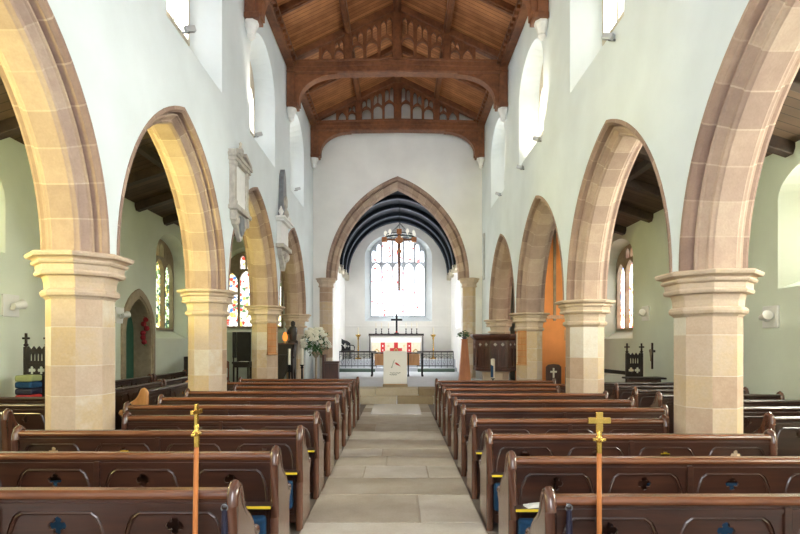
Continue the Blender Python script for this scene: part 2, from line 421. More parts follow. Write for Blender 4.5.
# ------------------------------------------------------------------ aisle walls
NX, SX = -6.6, 6.45
AW = [(-.6, False), (3.5, False), (7.68, True), (15.65, True)]  # first two windows of each wall are unseen, added to light the aisles
def aisle_wall(sgn, X, name):
    holes = []; ws = []
    for y, vis in AW:
        w = 2.1 if y > 10 else 2.65; wg = w-.16 if y > 10 else 1.35
        za = 4.85 if sgn < 0 else 4.7
        z0 = 1.8 if y > 10 else (3.2 if sgn < 0 else 2.6); inner = pointed(y, w, z0, 4.1, za); glass = pointed(y, wg, z0+.25, 4.05, za-(.12 if y > 10 else .25))
        holes.append(inner); ws.append((inner, glass, y))
    if sgn < 0: holes.append(pointed(13.6, 1.4, .02, 1.9, 2.87))
    mb = MB(); mb.plate([(-4.2, 0), (20, 0), (20, 6), (-4.2, 6)], holes, X, X+sgn*.55, lambda a, b, w: (w, a, b))
    struct(mb.obj(name, 'aisle_plaster_green_lit'))
    for inner, glass, y in ws:
        pane = ('aisle_glow_n' if sgn < 0 else 'aisle_glow_s') if y < 10 else ('stain_n' if sgn < 0 else 'stain_s')
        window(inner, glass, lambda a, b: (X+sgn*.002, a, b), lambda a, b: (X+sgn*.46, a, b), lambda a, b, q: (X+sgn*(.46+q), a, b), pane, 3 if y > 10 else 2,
               frame='frame_stone', reveal_mat='aisle_plaster_green_lit')
M['aisle_glow_n'] = emit_mat('north_lawn_daylight', rgb(250, 248, 200), 70)
M['aisle_glow_s'] = emit_mat('south_daylight', rgb(250, 252, 238), 78)
aisle_wall(-1, NX, 'wall_north'); aisle_wall(1, SX, 'wall_south')
# east walls of the aisles
mb = MB(); inner = pointed(-5.2, 2.3, 2.05, 4.2, 5.1); glass = pointed(-5.2, 2.14, 2.2, 4.15, 5.0)
mb.plate([(-7.1, 0), (-3.75, 0), (-3.75, 6.6), (-7.1, 6.6)], [inner], EY, EY+.6, ident); struct(mb.obj('wall_north_aisle_east', 'aisle_plaster_green_lit'))
window(inner, glass, lambda a, b: (a, EY-.002, b), lambda a, b: (a, EY+.3, b), lambda a, b, q: (a, EY+.3+q, b), 'stain_e', 4, frame='frame_stone', reveal_mat='aisle_plaster_green_lit')
mb = MB(); mb.plate([(3.75, 0), (7.0, 0), (7.0, 6.6), (3.75, 6.6)], [], EY, EY+.6, ident); struct(mb.obj('wall_south_aisle_east', 'aisle_plaster_green_lit'))
# west wall with a big unseen window added behind the viewer to light the nave
mb = MB(); inner = pointed(0, 4.4, 1.9, 6.0, 8.4); glass = pointed(0, 4.0, 2.1, 6.0, 8.2)
mb.plate([(-7.1, 0), (7.0, 0), (7.0, 6.6), (3.8, 9.5), (0, 11.2), (-3.8, 9.5), (-7.1, 6.6)], [inner], -4.2, -4.8, ident); struct(mb.obj('wall_west', 'plaster'))
window(inner, glass, lambda a, b: (a, -4.2, b), lambda a, b: (a, -4.6, b), lambda a, b, q: (a, -4.6-q, b), 'west_glass', 5)

# ------------------------------------------------------------------ floors
mb = MB(); mb.box(-7.2, 7.1, -4.8, 14.6, -.3, 0); mb.box(-7.2, -3.0, 14.6, 19.6, -.3, 0); mb.box(3.0, 7.1, 14.6, 19.6, -.3, 0); struct(mb.obj('floor', 'floor'))
# paved middle aisle: big worn slabs, some split across
mb = MB(); y = -4.0
def slab(x0, x1, y0, y1, z=.02, m=None):
    q = .006; m = m or mb
    m.box(x0+q, x1-q, y0+q, y1-q, -.02, z, rnd.uniform(.25, .8), (.005, .005))
rnd.seed(3)
while y < 14.2:
    h = rnd.choice((.55, .62, .75, .9)); y1 = min(14.5, y+h)
    if y1 > 14.2: y1 = 14.5
    c = rnd.random()
    if c < .62: slab(-.83, .83, y, y1)
    elif c < .88:
        t = rnd.uniform(-.35, .35); slab(-.83, t, y, y1); slab(t, .83, y, y1)
    else:
        slab(-.83, -.4, y, y1); slab(-.4, .42, y, y1); slab(.42, .83, y, y1)
    y = y1
struct(mb.obj('floor_centre_aisle', 'flag', bevel=.004, bseg=1))
mb = MB(); mb.box(-.83, .83, -4.1, 14.5, -.02, .012, .45); struct(mb.obj('floor_mortar', 'flag'))
# chancel steps and floor
mb = MB()
for i in range(6): mb.box(-3.0+i, -3.0+i+.985, 14.5, 15.0, 0, .2, rnd.random())
for i in range(5): mb.box(-3.0+i*1.2, -3.0+i*1.2+1.185, 14.9, 15.6, .2, .4, rnd.random())
struct(mb.obj('floor_chancel_steps', 'step', bevel=.012))
mb = MB(); mb.box(-3.0, 3.0, 15.55, 23.4, 0, .405); mb.box(-2.75, 2.75, 23.4, 26.3, 0, .56); mb.box(-2.75, 2.75, 24.1, 26.3, .5, .9); struct(mb.obj('floor_chancel', 'chancel_floor', bevel=.01))

# ------------------------------------------------------------------ pillars
def sc_(L): return [(r*.845, z) for r, z in L]
def pillar(sgn, y, label, piece='stone_pillar'):
    zs = ZS[sgn]
    t = thing(piece, label, 'pillar', (sgn*PC, y, 0), 0, 'octagonal arcade pillars')
    b = MB(); b.octa(sc_([(.50, 0), (.50, .16), (.46, .20), (.44, .28), (.40, .33), (.36, .36)]), tint=.45); b.obj('base', 'stone', t, bevel=.006)
    s = MB(); z = .34; k = 1/math.cos(PI/8); zt = zs-.42
    while z < zt-.01:
        h = rnd.uniform(.30, .46); z1 = z+h
        if zt-z1 < .2: z1 = zt
        z1 = min(z1, zt); g = .0035
        ring = [(AP*k*math.cos(PI/8+PI/4*q), AP*k*math.sin(PI/8+PI/4*q)) for q in range(8)]
        off = rnd.randrange(2); tv = [0]*8
        for q in range(0, 8, 2):
            c = rnd.uniform(.12, .95); tv[(q+off) % 8] = c; tv[(q+off+1) % 8] = c+rnd.uniform(-.12, .12)
        vs = [(a, c, z+g) for a, c in ring]+[(a, c, z1-g) for a, c in ring]
        s.add(vs, [(q, (q+1) % 8, (q+1) % 8+8, q+8) for q in range(8)], tv)
        vs = [(a, c, z1-g) for a, c in ring]+[(a, c, z1+g) for a, c in ring]
        s.add(vs, [(q, (q+1) % 8, (q+1) % 8+8, q+8) for q in range(8)], .9)
        z = z1
    s.obj('shaft', 'stone', t)
    c = MB()
    c.octa(sc_([(.36, zs-.47), (.375, zs-.45), (.405, zs-.435), (.415, zs-.405), (.405, zs-.38), (.375, zs-.365)]), tint=.5)
    c.obj('necking', 'stone', t, bevel=.005)
    c = MB()
    c.octa(sc_([(.37, zs-.37), (.375, zs-.30), (.39, zs-.25), (.40, zs-.235), (.46, zs-.232), (.475, zs-.205), (.465, zs-.19), (.455, zs-.185), (.46, zs-.125), (.49, zs-.118), (.505, zs-.095), (.495, zs-.082), (.475, zs-.078),
            (.50, zs-.06), (.55, zs-.052), (.565, zs-.02), (.55, zs-.004), (.50, zs)]), tint=.5)
    c.obj('capital', 'stone', t, bevel=.005)
    return t
ordw = {1: 'nearest', 2: 'second', 3: 'third', 4: 'farthest'}
for sg, nm in ((-1, 'left'), (1, 'right')):
    for i in (1, 2, 3):
        pillar(sg, PY[i], {1: 'nearest and largest octagonal stone pillar on the %s of the nave', 2: 'middle octagonal stone pillar of the %s arcade, between second and third arches', 3: 'octagonal stone pillar with a wooden hymn board on it, %s of the nave'}[i] % nm)
pillar(-1, PY[4]+.02, 'pale stone half pillar behind the candles, at the far end of the left arcade', 'stone_respond')
pillar(1, PY[4]+.02, 'stone half pillar above the carved pulpit, at the far end of the right arcade', 'stone_respond')

# ------------------------------------------------------------------ arches
INNER = [(.140, .16), (.136, .236), (.122, .250), (.106, .246), (.100, .222), (.088, .214), (.052, .162), (.040, .158), (.030, .166), (.016, .158), (.010, .130), (0, .112)]
OUTER = [(.225, .32), (.225, .352), (.180, .352), (.174, .342), (.158, .318), (.150, .312), (.146, .16)]
def sweep_arch(mb, half, hs, R, c, z, n, k=1.0, ks=1.0):
    prof = [(r*k, s*ks) for r, s in half] + [(r*k, -s*ks) for r, s in half[::-1]]
    m = len(prof); d = .022/n
    for sgn in (-1, 1):
        rings = []; tv = []
        for i in range(n):
            a, b = i/n, (i+1)/n
            st = [a+d, a+(b-a)*.5, b-d] if i else [a, a+(b-a)*.5, b-d]
            if i == n-1: st[-1] = 1
            v = rnd.uniform(.25, .7)
            for q, tt in enumerate(st):
                rings.append(tt)
                tv.append(v if q < 2 else .78)
        vs = []
        for tt in rings:
            for r, s in prof:
                a1 = math.acos(min(1, c/(R+r))); a = a1*tt
                vs.append((sgn*(c-(R+r)*math.cos(a)), s, z+(R+r)*math.sin(a)))
        fs = []; tl = []
        for i in range(len(rings)-1):
            for q in range(m):
                p = (q+1) % m
                fs.append((i*m+q, i*m+p, (i+1)*m+p, (i+1)*m+q)); tl.append(tv[i])
        mb.add(vs, fs, tl)
M['arch_stone_in'] = M['arch_stone']
def arch(name, label, cat, loc, rz, hs, R, c, z, n, k=1.0, ks=1.0, group=None):
    t = thing(name, label, cat, loc, rz, group)
    o = MB(); sweep_arch(o, OUTER, hs, R, c, z, n, k, ks); o.obj('outer_order', 'arch_stone', t)
    o = MB(); sweep_arch(o, INNER, hs, R, c, z, n, k, ks); o.obj('inner_order', 'stone_arch_inner', t)
M['stone_arch_inner'] = stone_mat('inner_arch_stone', [(.0, rgb(146, 124, 112)), (.3, rgb(168, 144, 130)), (.6, rgb(186, 162, 144)), (.85, rgb(200, 180, 160)), (1, rgb(214, 200, 186))], amount=.6)
for sg, nm in ((-1, 'left'), (1, 'right')):
    for i in range(4):
        lab = ('nearest pointed stone arch, cut off by the %s edge of the picture', 'second pointed stone arch of the %s arcade, between the two nearest whole pillars',
               'third pointed stone arch on the %s, between the middle pillar and the hymn board pillar', 'farthest and narrowest looking stone arch of the %s arcade')[i] % nm
        arch('arcade_arch', lab, 'arch', (sg*PC, (PY[i]+PY[i+1])/2, 0), PI/2, *bay(i), ZS[sg], 9, 1.0, 1.0, 'nave arcade arches')
arch('chancel_arch', 'tall pointed stone arch opening from the nave into the chancel', 'arch', (0, EY+.335, 0), 0, 2.19, 3.525, 1.335, 3.95, 15, 1.6, 1.04)
for sg, nm in ((-1, 'left'), (1, 'right')):
    t = thing('chancel_arch_pier', 'slim octagonal stone pier carrying the %s foot of the chancel arch' % nm, 'pillar', (sg*2.56, EY+.1, 0), 0, 'chancel arch piers')
    b = MB(); z = .4
    ring = [(.225/math.cos(PI/8)*math.cos(PI/8+PI/4*q), .225/math.cos(PI/8)*math.sin(PI/8+PI/4*q)) for q in range(8)]
    while z < 3.7:
        z1 = min(3.7, z+rnd.uniform(.3, .5)); c = rnd.uniform(.1, .9)
        b.add([(x, y, z+.004) for x, y in ring]+[(x, y, z1-.004) for x, y in ring], [(q, (q+1) % 8, (q+1) % 8+8, q+8) for q in range(8)], c)
        b.add([(x, y, z1-.004) for x, y in ring]+[(x, y, z1+.004) for x, y in ring], [(q, (q+1) % 8, (q+1) % 8+8, q+8) for q in range(8)], 1)
        z = z1
    b.obj('shaft', 'stone', t)
    c = MB(); c.octa([(.23, 3.64), (.26, 3.66), (.26, 3.70), (.24, 3.73), (.26, 3.80), (.31, 3.84), (.32, 3.90), (.35, 3.93), (.35, 3.96), (.3, 3.97)], tint=.45); c.obj('capital', 'stone', t)

# ------------------------------------------------------------------ nave roof
EAVE, RIDGE = 9.42, 10.95
def roof_z(x): return RIDGE-(RIDGE-EAVE)*abs(x)/3.15
for sg in (-1, 1):
    mb = MB(); mb.add([(0, -4.4, RIDGE), (sg*3.4, -4.4, roof_z(3.4)), (sg*3.4, 19.3, roof_z(3.4)), (0, 19.3, RIDGE), (0, -4.4, RIDGE+.1), (sg*3.4, -4.4, roof_z(3.4)+.1), (sg*3.4, 19.3, roof_z(3.4)+.1), (0, 19.3, RIDGE+.1)],
                      [(0, 1, 2, 3), (7, 6, 5, 4), (0, 4, 5, 1), (1, 5, 6, 2), (2, 6, 7, 3), (3, 7, 4, 0)])
    struct(mb.obj('ceiling_north_slope' if sg < 0 else 'ceiling_south_slope', 'oak_boards'))
def truss(y, label):
    t = thing('roof_truss', label, 'roof truss', (0, y, 0), 0, 'nave roof trusses')
    b = MB(); top = [(-3.0, 9.33), (-1.5, 9.36), (0, 9.41), (1.5, 9.36), (3.0, 9.33)]; bot = [(3.0, 8.99), (1.5, 9.00), (0, 9.03), (-1.5, 9.00), (-3.0, 8.99)]
    b.plate(top+bot, [], -.15, .15, ident)
    mid = [(x, z-.12) for x, z in top]; mid2 = [(x, z-.19) for x, z in top[::-1]]
    b.plate([(x, z-.0) for x, z in top]+[(x, z-.06) for x, z in top[::-1]], [], -.19, .19, ident)
    b.plate(mid+mid2, [], -.175, .175, ident); b.plate([(x, z+.07) for x, z in bot[::-1]]+[(x, z+.02) for x, z in bot], [], -.18, .18, ident)
    b.obj('tie_beam', 'oak', t, bevel=.012)
    for sg in (-1, 1):
        b = MB(); arc = []
        for i in range(11):
            a = PI/2*i/10
            arc.append((sg*(2.70-1.05*(1-math.cos(a))), 8.30+.70*math.sin(a)))
        b.plate([(sg*3.0, 8.14), (sg*2.70, 8.14)]+arc+[(sg*3.0, 9.01)], [[(sg*2.84+.055*math.cos(k*PI/4), 8.84+.055*math.sin(k*PI/4)) for k in range(8)], ], -.10, .10, ident)
        b.plate([(sg*2.66, 8.14), (sg*2.72, 8.14)]+[(x+sg*.03, z) for x, z in arc]+[(x-sg*.04, z-.03) for x, z in arc[::-1]], [], -.13, .13, ident)
        b.obj('arched_brace', 'oak', t)
        b = MB(); b.box(min(sg*2.78, sg*3.0), max(sg*2.78, sg*3.0), -.15, .15, 8.10, 9.03); b.box(min(sg*2.70, sg*3.0), max(sg*2.70, sg*3.0), -.18, .18, 8.08, 8.2); b.obj('wall_post', 'oak', t, bevel=.015)
        b = MB(); b.bar((sg*3.0, 0, roof_z(3.0)-.10), (0, 0, RIDGE-.10), .24, .17); b.bar((sg*3.0, 0, roof_z(3.0)-.19), (0, 0, RIDGE-.17), .14, .05); b.obj('principal_rafter', 'oak', t, bevel=.015)
        b = MB(); b.box(sg*1.35-.075, sg*1.35+.075, -.10, .10, 9.38, roof_z(1.35)-.15); b.obj('queen_post', 'oak', t, bevel=.012)
        # tracery lights between the posts
        xs = [.09, .49, .88, 1.28, 1.42, 1.75, 2.1]
        for a, c in ((0, 1), (1, 2), (2, 3), (4, 5), (5, 6)):
            x0, x1 = xs[a], xs[c]; b0 = 9.33 if x0 > 1.4 else 9.36; t0, t1 = roof_z(x0)-.19, roof_z(x1)-.19
            w = x1-x0; h = t1-b0; m = (x0+x1)/2; iw = w-.085
            if h < .12: continue
            holes = []
            if h > .42:
                hz = b0+h*.56
                holes.append([(sg*p, q) for p, q in pointed(m, iw, b0+.02, hz-iw*.5, hz, 4)])
                for q in (-1, 1):
                    mm = m+q*iw*.26; tt = (t0+(t1-t0)*(mm+iw*.22-x0)/w)-.06
                    holes.append([(sg*p, r) for p, r in pointed(mm, iw*.4, hz+(.02 if True else 0)-.02, tt-.12, tt, 3)])
                    holes[-1][0] = (holes[-1][0][0], holes[-1][0][1]+(.10 if q > 0 else 0)); holes[-1][-1] = (holes[-1][-1][0], holes[-1][-1][1]+(.10 if q < 0 else 0))
            else:
                holes.append([(sg*p, q) for p, q in pointed(m, iw, b0+.02, b0+h*.3, t1-.05, 4)])
            b = MB(); b.plate([(sg*x0, b0), (sg*x1, b0), (sg*x1, t1+.06), (sg*x0, t0+.06)], holes, -.045, .045, ident)
            b.box(sg*x1-.035, sg*x1+.035, -.07, .07, b0, t1+.06)
            b.obj('tracery_panel', 'oak', t)
    b = MB(); b.box(-.09, .09, -.12, .12, 9.40, RIDGE-.2); b.obj('king_post', 'oak', t, bevel=.015)
    for sg, nm in ((-1, 'left'), (1, 'right')):
        c = MB(); c.octa([(.02, 7.72), (.05, 7.75), (.08, 7.80), (.07, 7.84), (.09, 7.92), (.12, 8.0), (.14, 8.03), (.14, 8.08)])
        o = c.obj('stone_corbel', 'marble', None, (sg*2.90, y, 0)); tag(o, 'white stone corbel on the %s wall under the %s' % (nm, label.split(',')[0]), 'corbel', 'roof corbels')
for y, l in ((10.65, 'nearest visible oak roof truss, only its braces and posts in the picture'), (14.6, 'middle oak roof truss, with a big cambered tie beam across the nave'), (18.55, 'farthest oak roof truss, close against the white wall over the chancel arch')): truss(y, l)
b = MB(); b.box(-.11, .11, -4.2, 19, RIDGE-.24, RIDGE-.02); b.box(-.06, .06, -4.2, 19, RIDGE-.30, RIDGE-.2); o = b.obj('ridge_beam', 'oak', bevel=.015); tag(o, 'long oak ridge beam along the top of the nave roof', 'beam')
for sg, nm in ((-1, 'left'), (1, 'right')):
    b = MB(); b.bar((sg*1.35, -4.2, roof_z(1.35)-.09), (sg*1.35, 19, roof_z(1.35)-.09), .17, .18); b.bar((sg*1.35, -4.2, roof_z(1.35)-.19), (sg*1.35, 19, roof_z(1.35)-.19), .09, .05)
    o = b.obj('purlin', 'oak', bevel=.012); tag(o, 'long oak purlin running down the middle of the %s roof slope' % nm, 'beam', 'roof purlins')
    b = MB(); b.box(min(sg*2.78, sg*3.0), max(sg*2.78, sg*3.0), -4.2, 19, 9.16, 9.42); b.box(min(sg*2.72, sg*2.8), max(sg*2.72, sg*2.8), -4.2, 19, 9.34, 9.42)
    yy = 6.0
    while yy < 18.9:
        b.box(min(sg*2.70, sg*2.8), max(sg*2.70, sg*2.8), yy, yy+.12, 9.22, 9.32); yy += .24
    o = b.obj('wall_plate', 'oak', bevel=.008); tag(o, 'oak cornice beam with carved blocks along the top of the %s wall' % nm, 'beam', 'wall plates')
    for y in (12.63, 16.58):
        b = MB(); b.bar((sg*3.0, y, roof_z(3.0)-.07), (sg*.11, y, roof_z(.11)-.07), .16, .15); b.bar((sg*3.0, y, roof_z(3.0)-.16), (sg*.11, y, roof_z(.11)-.16), .08, .05)
        b.ball((sg*1.35, y, roof_z(1.35)-.22), .11, 8, .6)
        o = b.obj('intermediate_rafter', 'oak', bevel=.01)
        tag(o, 'moulded oak rafter on the %s roof slope, %s' % (nm, {8.68: 'nearer than the nearest visible truss', 12.63: 'between nearest and middle trusses', 16.58: 'between middle and farthest trusses'}[y]), 'beam', 'intermediate rafters')

# ------------------------------------------------------------------ aisle roofs
for sg, X in ((-1, NX), (1, SX)):
    zo = 1.7+.53*abs(NX) if sg < 0 else 1.7+.50*SX
    def az(x): return zo+.33*(abs(X)-abs(x))
    mb = MB(); xo, xi = sg*(abs(X)+.3), sg*3.7
    mb.add([(xo, -4.4, az(xo)), (xi, -4.4, az(xi)), (xi, 19.3, az(xi)), (xo, 19.3, az(xo))]+[(xo, -4.4, az(xo)+.1), (xi, -4.4, az(xi)+.1), (xi, 19.3, az(xi)+.1), (xo, 19.3, az(xo)+.1)],
           [(0, 1, 2, 3), (7, 6, 5, 4), (0, 4, 5, 1), (1, 5, 6, 2), (2, 6, 7, 3), (3, 7, 4, 0)])
    nm = 'north' if sg < 0 else 'south'
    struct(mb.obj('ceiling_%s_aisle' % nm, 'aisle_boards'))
    lr = 'left' if sg < 0 else 'right'
    for k, y in enumerate((7.1, 8.7, 10.3, 11.9, 13.5, 15.1, 16.7)):
        b = MB(); b.bar((X, y, az(X)-.1), (xi, y, az(xi)-.1), .18, .2)
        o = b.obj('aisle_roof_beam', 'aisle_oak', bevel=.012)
        tag(o, '%s dark timber cross beam of the %s aisle roof' % (['nearest', 'second', 'third', 'fourth', 'fifth', 'sixth', 'farthest'][k], lr), 'beam', 'aisle roof beams')
    xm = (X+xi)/2
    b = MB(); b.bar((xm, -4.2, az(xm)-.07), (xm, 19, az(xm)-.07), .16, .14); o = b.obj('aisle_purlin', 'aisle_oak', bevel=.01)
    tag(o, 'dark lengthwise timber in the %s aisle roof' % lr, 'beam', 'aisle purlins')

# ------------------------------------------------------------------ chancel
CHX, CY0, CY1, CZ = 2.6, EY+.7, 26.2, 4.95
for sg, nm in ((-1, 'north'), (1, 'south')):
    holes = []; ws = []
    for y in (22.9,):
        inner = pointed(y, 1.5, 2.3, 3.9, 4.6); glass = pointed(y, 1.2, 2.5, 3.9, 4.5); ws.append((inner, glass)); holes.append(inner)
    mb = MB(); mb.plate([(CY0-.02, 0), (CY1+.5, 0), (CY1+.5, 5.4), (CY0-.02, 5.4)], holes, CHX, CHX+.5, lambda a, b, w: (sg*w, a, b)); struct(mb.obj('wall_chancel_'+nm, 'plaster_warm_lit'))
    for inner, glass in ws:
        window(inner, glass, lambda a, b: (sg*(CHX-.002), a, b), lambda a, b: (sg*(CHX+.3), a, b), lambda a, b, q: (sg*(CHX+.3+q), a, b), 'chancel_side_glow', 2, frame='frame_stone')
    b = MB(); b.box(min(sg*(CHX-.12), sg*CHX), max(sg*(CHX-.12), sg*CHX), CY0, CY1, CZ-.14, CZ+.02); o = struct(b.obj('trim_%d' % (2 if sg > 0 else 1), 'pale_stone', bevel=.02))
EW = dict(x=0.03)
inner = pointed(.02, 3.3, 2.72, 5.9, 7.05); glass = pointed(.0, 2.72, 2.95, 6.05, 6.95)
mb = MB(); mb.plate([(-3.1, 0), (3.1, 0), (3.1, 7.9), (-3.1, 7.9)], [inner], CY1, CY1+.6, ident); struct(mb.obj('wall_chancel_east', 'plaster_warm_lit'))
window(inner, glass, lambda a, b: (a, CY1-.002, b), lambda a, b: (a, CY1+.3, b), lambda a, b, q: (a, CY1+.3+q, b), 'chancel_glass', 5, frame='lead_stone', fw=.055, hza=5.6)
b = MB(); b.box(-2.6, 2.6, CY1-.05, CY1, 2.42, 2.52); struct(b.obj('trim_3', 'plaster_warm_lit', bevel=.015))
# boarded barrel ceiling: slightly pointed
VP = arch_pts(2.55, 2.75, .2, CZ, 14)
def vault_shell(mb, d, y0, y1):
    A = arch_pts(2.55+d, 2.75+d, .2, CZ, 14); Bq = arch_pts(2.55+d+.1, 2.75+d+.1, .2, CZ, 14)
    mb.plate(A+Bq[::-1], [], y0, y1, ident)
mb = MB(); vault_shell(mb, .02, CY0-.02, CY1+.3); struct(mb.obj('ceiling_chancel', 'vault'))
for k, y in enumerate((20.3, 21.8, 23.3, 24.8, 26.0)):
    b = MB(); A = arch_pts(2.42, 2.62, .2, CZ, 14); Bq = arch_pts(2.58, 2.78, .2, CZ, 14); b.plate(A+Bq[::-1], [], -.07, .07, ident)
    A2 = arch_pts(2.40, 2.60, .2, CZ, 14); B2 = arch_pts(2.44, 2.64, .2, CZ, 14); b2 = MB(); b2.plate(A2+B2[::-1], [], -.1, .1, ident)
    t = thing('vault_rib', 'arched rib under the dark chancel ceiling, %s' % ('nearest the chancel arch', 'second from the chancel arch', 'middle of the five', 'second from the east window', 'right against the east wall')[k], 'roof rib', (0, y, 0), 0, 'chancel ceiling ribs')
    b.obj('rib', 'vault', t); b2.obj('painted_edge', 'vault_rib', t)
    for sg in (-1, 1):
        c = MB(); c.box(sg*2.48-.1, sg*2.48+.1, -.1, .1, CZ-.25, CZ+.12, top=(0, 0)); c.obj('rib_corbel', 'pale_stone', t, bevel=.03)

# ------------------------------------------------------------------ camera, world
cam = bpy.data.cameras.new('camera'); co = bpy.data.objects.new('camera', cam); COL.objects.link(co)
co.location = (CX, 0, EYE); co.rotation_euler = (PI/2, 0, 0)
cam.sensor_width = 36; cam.lens = F/800*36; cam.shift_x = 1/800; cam.shift_y = 75/800; cam.clip_start = .05
sc.camera = co
w = bpy.data.worlds.new('world'); sc.world = w; w.use_nodes = True
w.node_tree.nodes['Background'].inputs[0].default_value = rgb(220, 232, 250); w.node_tree.nodes['Background'].inputs[1].default_value = .8
sc.view_settings.view_transform = 'Standard'; sc.view_settings.look = 'None'; sc.view_settings.gamma = 1; sc.view_settings.use_curve_mapping = False
sc.view_settings.exposure = 0.1

# ================================================================== pews
def pew_proto(L, name, mats, label, cat='pew', group=None, npan=None, height=.875, ledge=True, ends=True):
    wood, rail, endm = mats
    t = thing(name, label, cat, (0, 0, 0), 0, group)
    n = npan or max(2, round(L/.64)); h = height
    x0, x1 = -L/2+.03, L/2-.03
    holes = []; pit = (x1-x0)/n
    def pan(m, g=0):
        w = pit/2-.045-g
        P = [(-w, .14+g), (-w, .58), (-w*.975, .66), (-w*.91, .725-g), (-w*.84, .765-g), (-w*.72, .79-g)]
        return [(m+a, b*h/.9) for a, b in P] + [(m-a, b*h/.9) for a, b in P[::-1]]
    ms = [x0+pit*(i+.5) for i in range(n)]
    f = MB(); f.plate([(x0, .06), (x1, .06), (x1, h-.02), (x0, h-.02)], [pan(m) for m in ms], -.034, 0, ident)
    f.box(x0, x1, -.046, -.03, h-.085, h-.06); f.obj('back_frame', wood, t, bevel=.005)
    for m in ms:
        p = MB(); o = pan(m, -.004); p.plate(o, [quatrefoil(m, .705*h/.9, .05)], -.020, -.004, ident)
        q = pan(m, .012); p.tube([(a, -.024, b) for a, b in q]+[(q[0][0], -.024, q[0][1])], .010, 6); p.obj('panel', wood, t)
    r = MB(); r.plate([(-.050, h-.035), (-.055, h-.02), (-.05, h-.004), (-.03, h+.006), (.03, h+.006), (.045, h-.004), (.045, h-.03), (.03, h-.045), (-.036, h-.045)], [], x0, x1, side); r.obj('top_rail', rail, t, bevel=.004)
    s = MB(); s.box(-.022, .022, -.052, -.03, .08, h-.05); s.obj('centre_stile', wood, t, bevel=.006)
    s = MB(); s.box(x0, x1, .0, .40, .41, .445); s.box(x0, x1, .36, .38, .3, .41); s.obj('seat', wood, t, bevel=.006)
    if ledge:
        b = MB(); b.box(x0, x1, -.14, -.03, .515, .535); lb = b.obj('book_ledge', wood, t, bevel=.004)
        
        for s in (-1, 1): b = MB(); b.box(s*L/2-s*.03-(.36 if s > 0 else 0), s*L/2-s*.03+(.36 if s < 0 else 0), -.146, -.139, .516, .534); b.obj('yellow_edge_strip', 'yellow', lb)['label'] = 'yellow edge strip of the book ledge'
    if ends:
        Z = .955
        prof = [(-.055, 0), (-.055, .86*Z), (-.05, .91*Z), (-.03, .945*Z), (0, .958*Z), (.025, .945*Z), (.045, .91*Z), (.06, .87*Z), (.085, .81*Z), (.13, .75*Z), (.20, .70*Z), (.265, .655*Z), (.30, .60*Z), (.315, .56*Z), (.35, .545*Z), (.385, .555*Z), (.405, .535*Z), (.40, .50*Z), (.37, .48*Z), (.355, .44*Z), (.355, .2*Z), (.38, .1*Z), (.38, 0)]
        for sg in (-1, 1):
            e = MB(); xa, xb = sg*(L/2-.052), sg*L/2
            e.plate(prof, [], xa, xb, side)
            xm = (xa+xb)/2
            e.tube([(xm, y_, z_*Z) for y_, z_ in [(-.045, 0), (-.045, .45), (-.045, .84), (-.04, .885), (-.022, .925), (.002, .94), (.028, .925), (.046, .885), (.07, .83), (.105, .775), (.15, .735), (.21, .695), (.265, .65), (.30, .60), (.32, .565), (.36, .55), (.39, .55), (.405, .525), (.39, .49)]],
                   [.034]*9+[.031, .03, .029, .028, .028, .03, .034, .036, .03, .02], 10)
            e.obj('pew_end', endm, t, smooth=True)
    return t
NAVE = ('pew', 'pew_rail', 'pew_end'); DARK = ('dark_pew', 'dark_pew', 'pew_end')
L_LONG, L_SHORT = 2.62, 2.13
ROWS = [2.93+.97*k for k in range(10)]
long_p = pew_proto(L_LONG, 'church_pew', NAVE, 'x', group='nave pews', npan=4)
short_p = pew_proto(L_SHORT, 'church_pew', NAVE, 'x', group='nave pews', npan=3)
WORD = ['nearest', 'second', 'third', 'fourth', 'fifth', 'sixth', 'seventh', 'eighth', 'ninth', 'farthest']
first = {}
for sg, nm in ((-1, 'left'), (1, 'right')):
    for k, y in enumerate(ROWS):
        sh = k in (3, 7); L = L_SHORT if sh else L_LONG; pr = short_p if sh else long_p
        xi = .845 if sg > 0 else .825
        lab = '%s brown wooden pew %s of the central aisle%s' % (WORD[k], nm, ', stopped short by a pillar' if sh else (', a tall staff against its back' if k == 0 else ''))
        loc = (sg*(xi+L/2), y, 0)
        if sh not in first: first[sh] = 1; pr.location = loc; pr['label'] = lab; o = pr
        else: o = dup(pr, loc, 0, lab, 'nave pews')
        o.scale = (1, 1, 1.015 if sg < 0 else .975)
# kneelers hung under the book ledges
def kneeler(loc, label, mat='blue_cloth'):
    global kn
    if kn is None:
        t = thing('kneeler', label, 'kneeler', loc, 0, 'blue kneelers')
        b = MB(); b.box(-.19, .19, -.03, .05, -.30, -.05); b.obj('cushion', 'blue_cloth', t, bevel=.025, bseg=3)
        b = MB(); b.tube([(-.03, 0, -.06), (-.03, 0, .0), (-.015, 0, .012), (.015, 0, .012), (.03, 0, .0), (.03, 0, -.06)], .006, 6); b.obj('hanging_loop', 'navy', t)
        kn = t; return t
    return dup(kn, loc, 0, label, 'blue kneelers')
kn = None
POS = ['nearest the aisle', 'second from the aisle', 'third from the aisle', 'farthest from the aisle']
for sg, nm in ((-1, 'left'), (1, 'right')):
    for k, y in enumerate(ROWS):
        if k == 0 or k > 3: continue
        sh = k in (3, 7); L = L_SHORT if sh else L_LONG; n = 3 if sh else 4
        pit = (L-.06)/n
        for j in range(n):
            if k > 3 and j > 0: continue
            if sg < 0 and k == 2 and j == 2: continue
            x = sg*(.845+.03+pit*(j+.5))
            if j == 0: x -= sg*.10
            kneeler((x, y-.085, (.515*(1.015 if sg < 0 else .975))-.02), 'blue kneeler hung on the back of the %s %s pew, %s' % (WORD[k], nm, POS[j]))
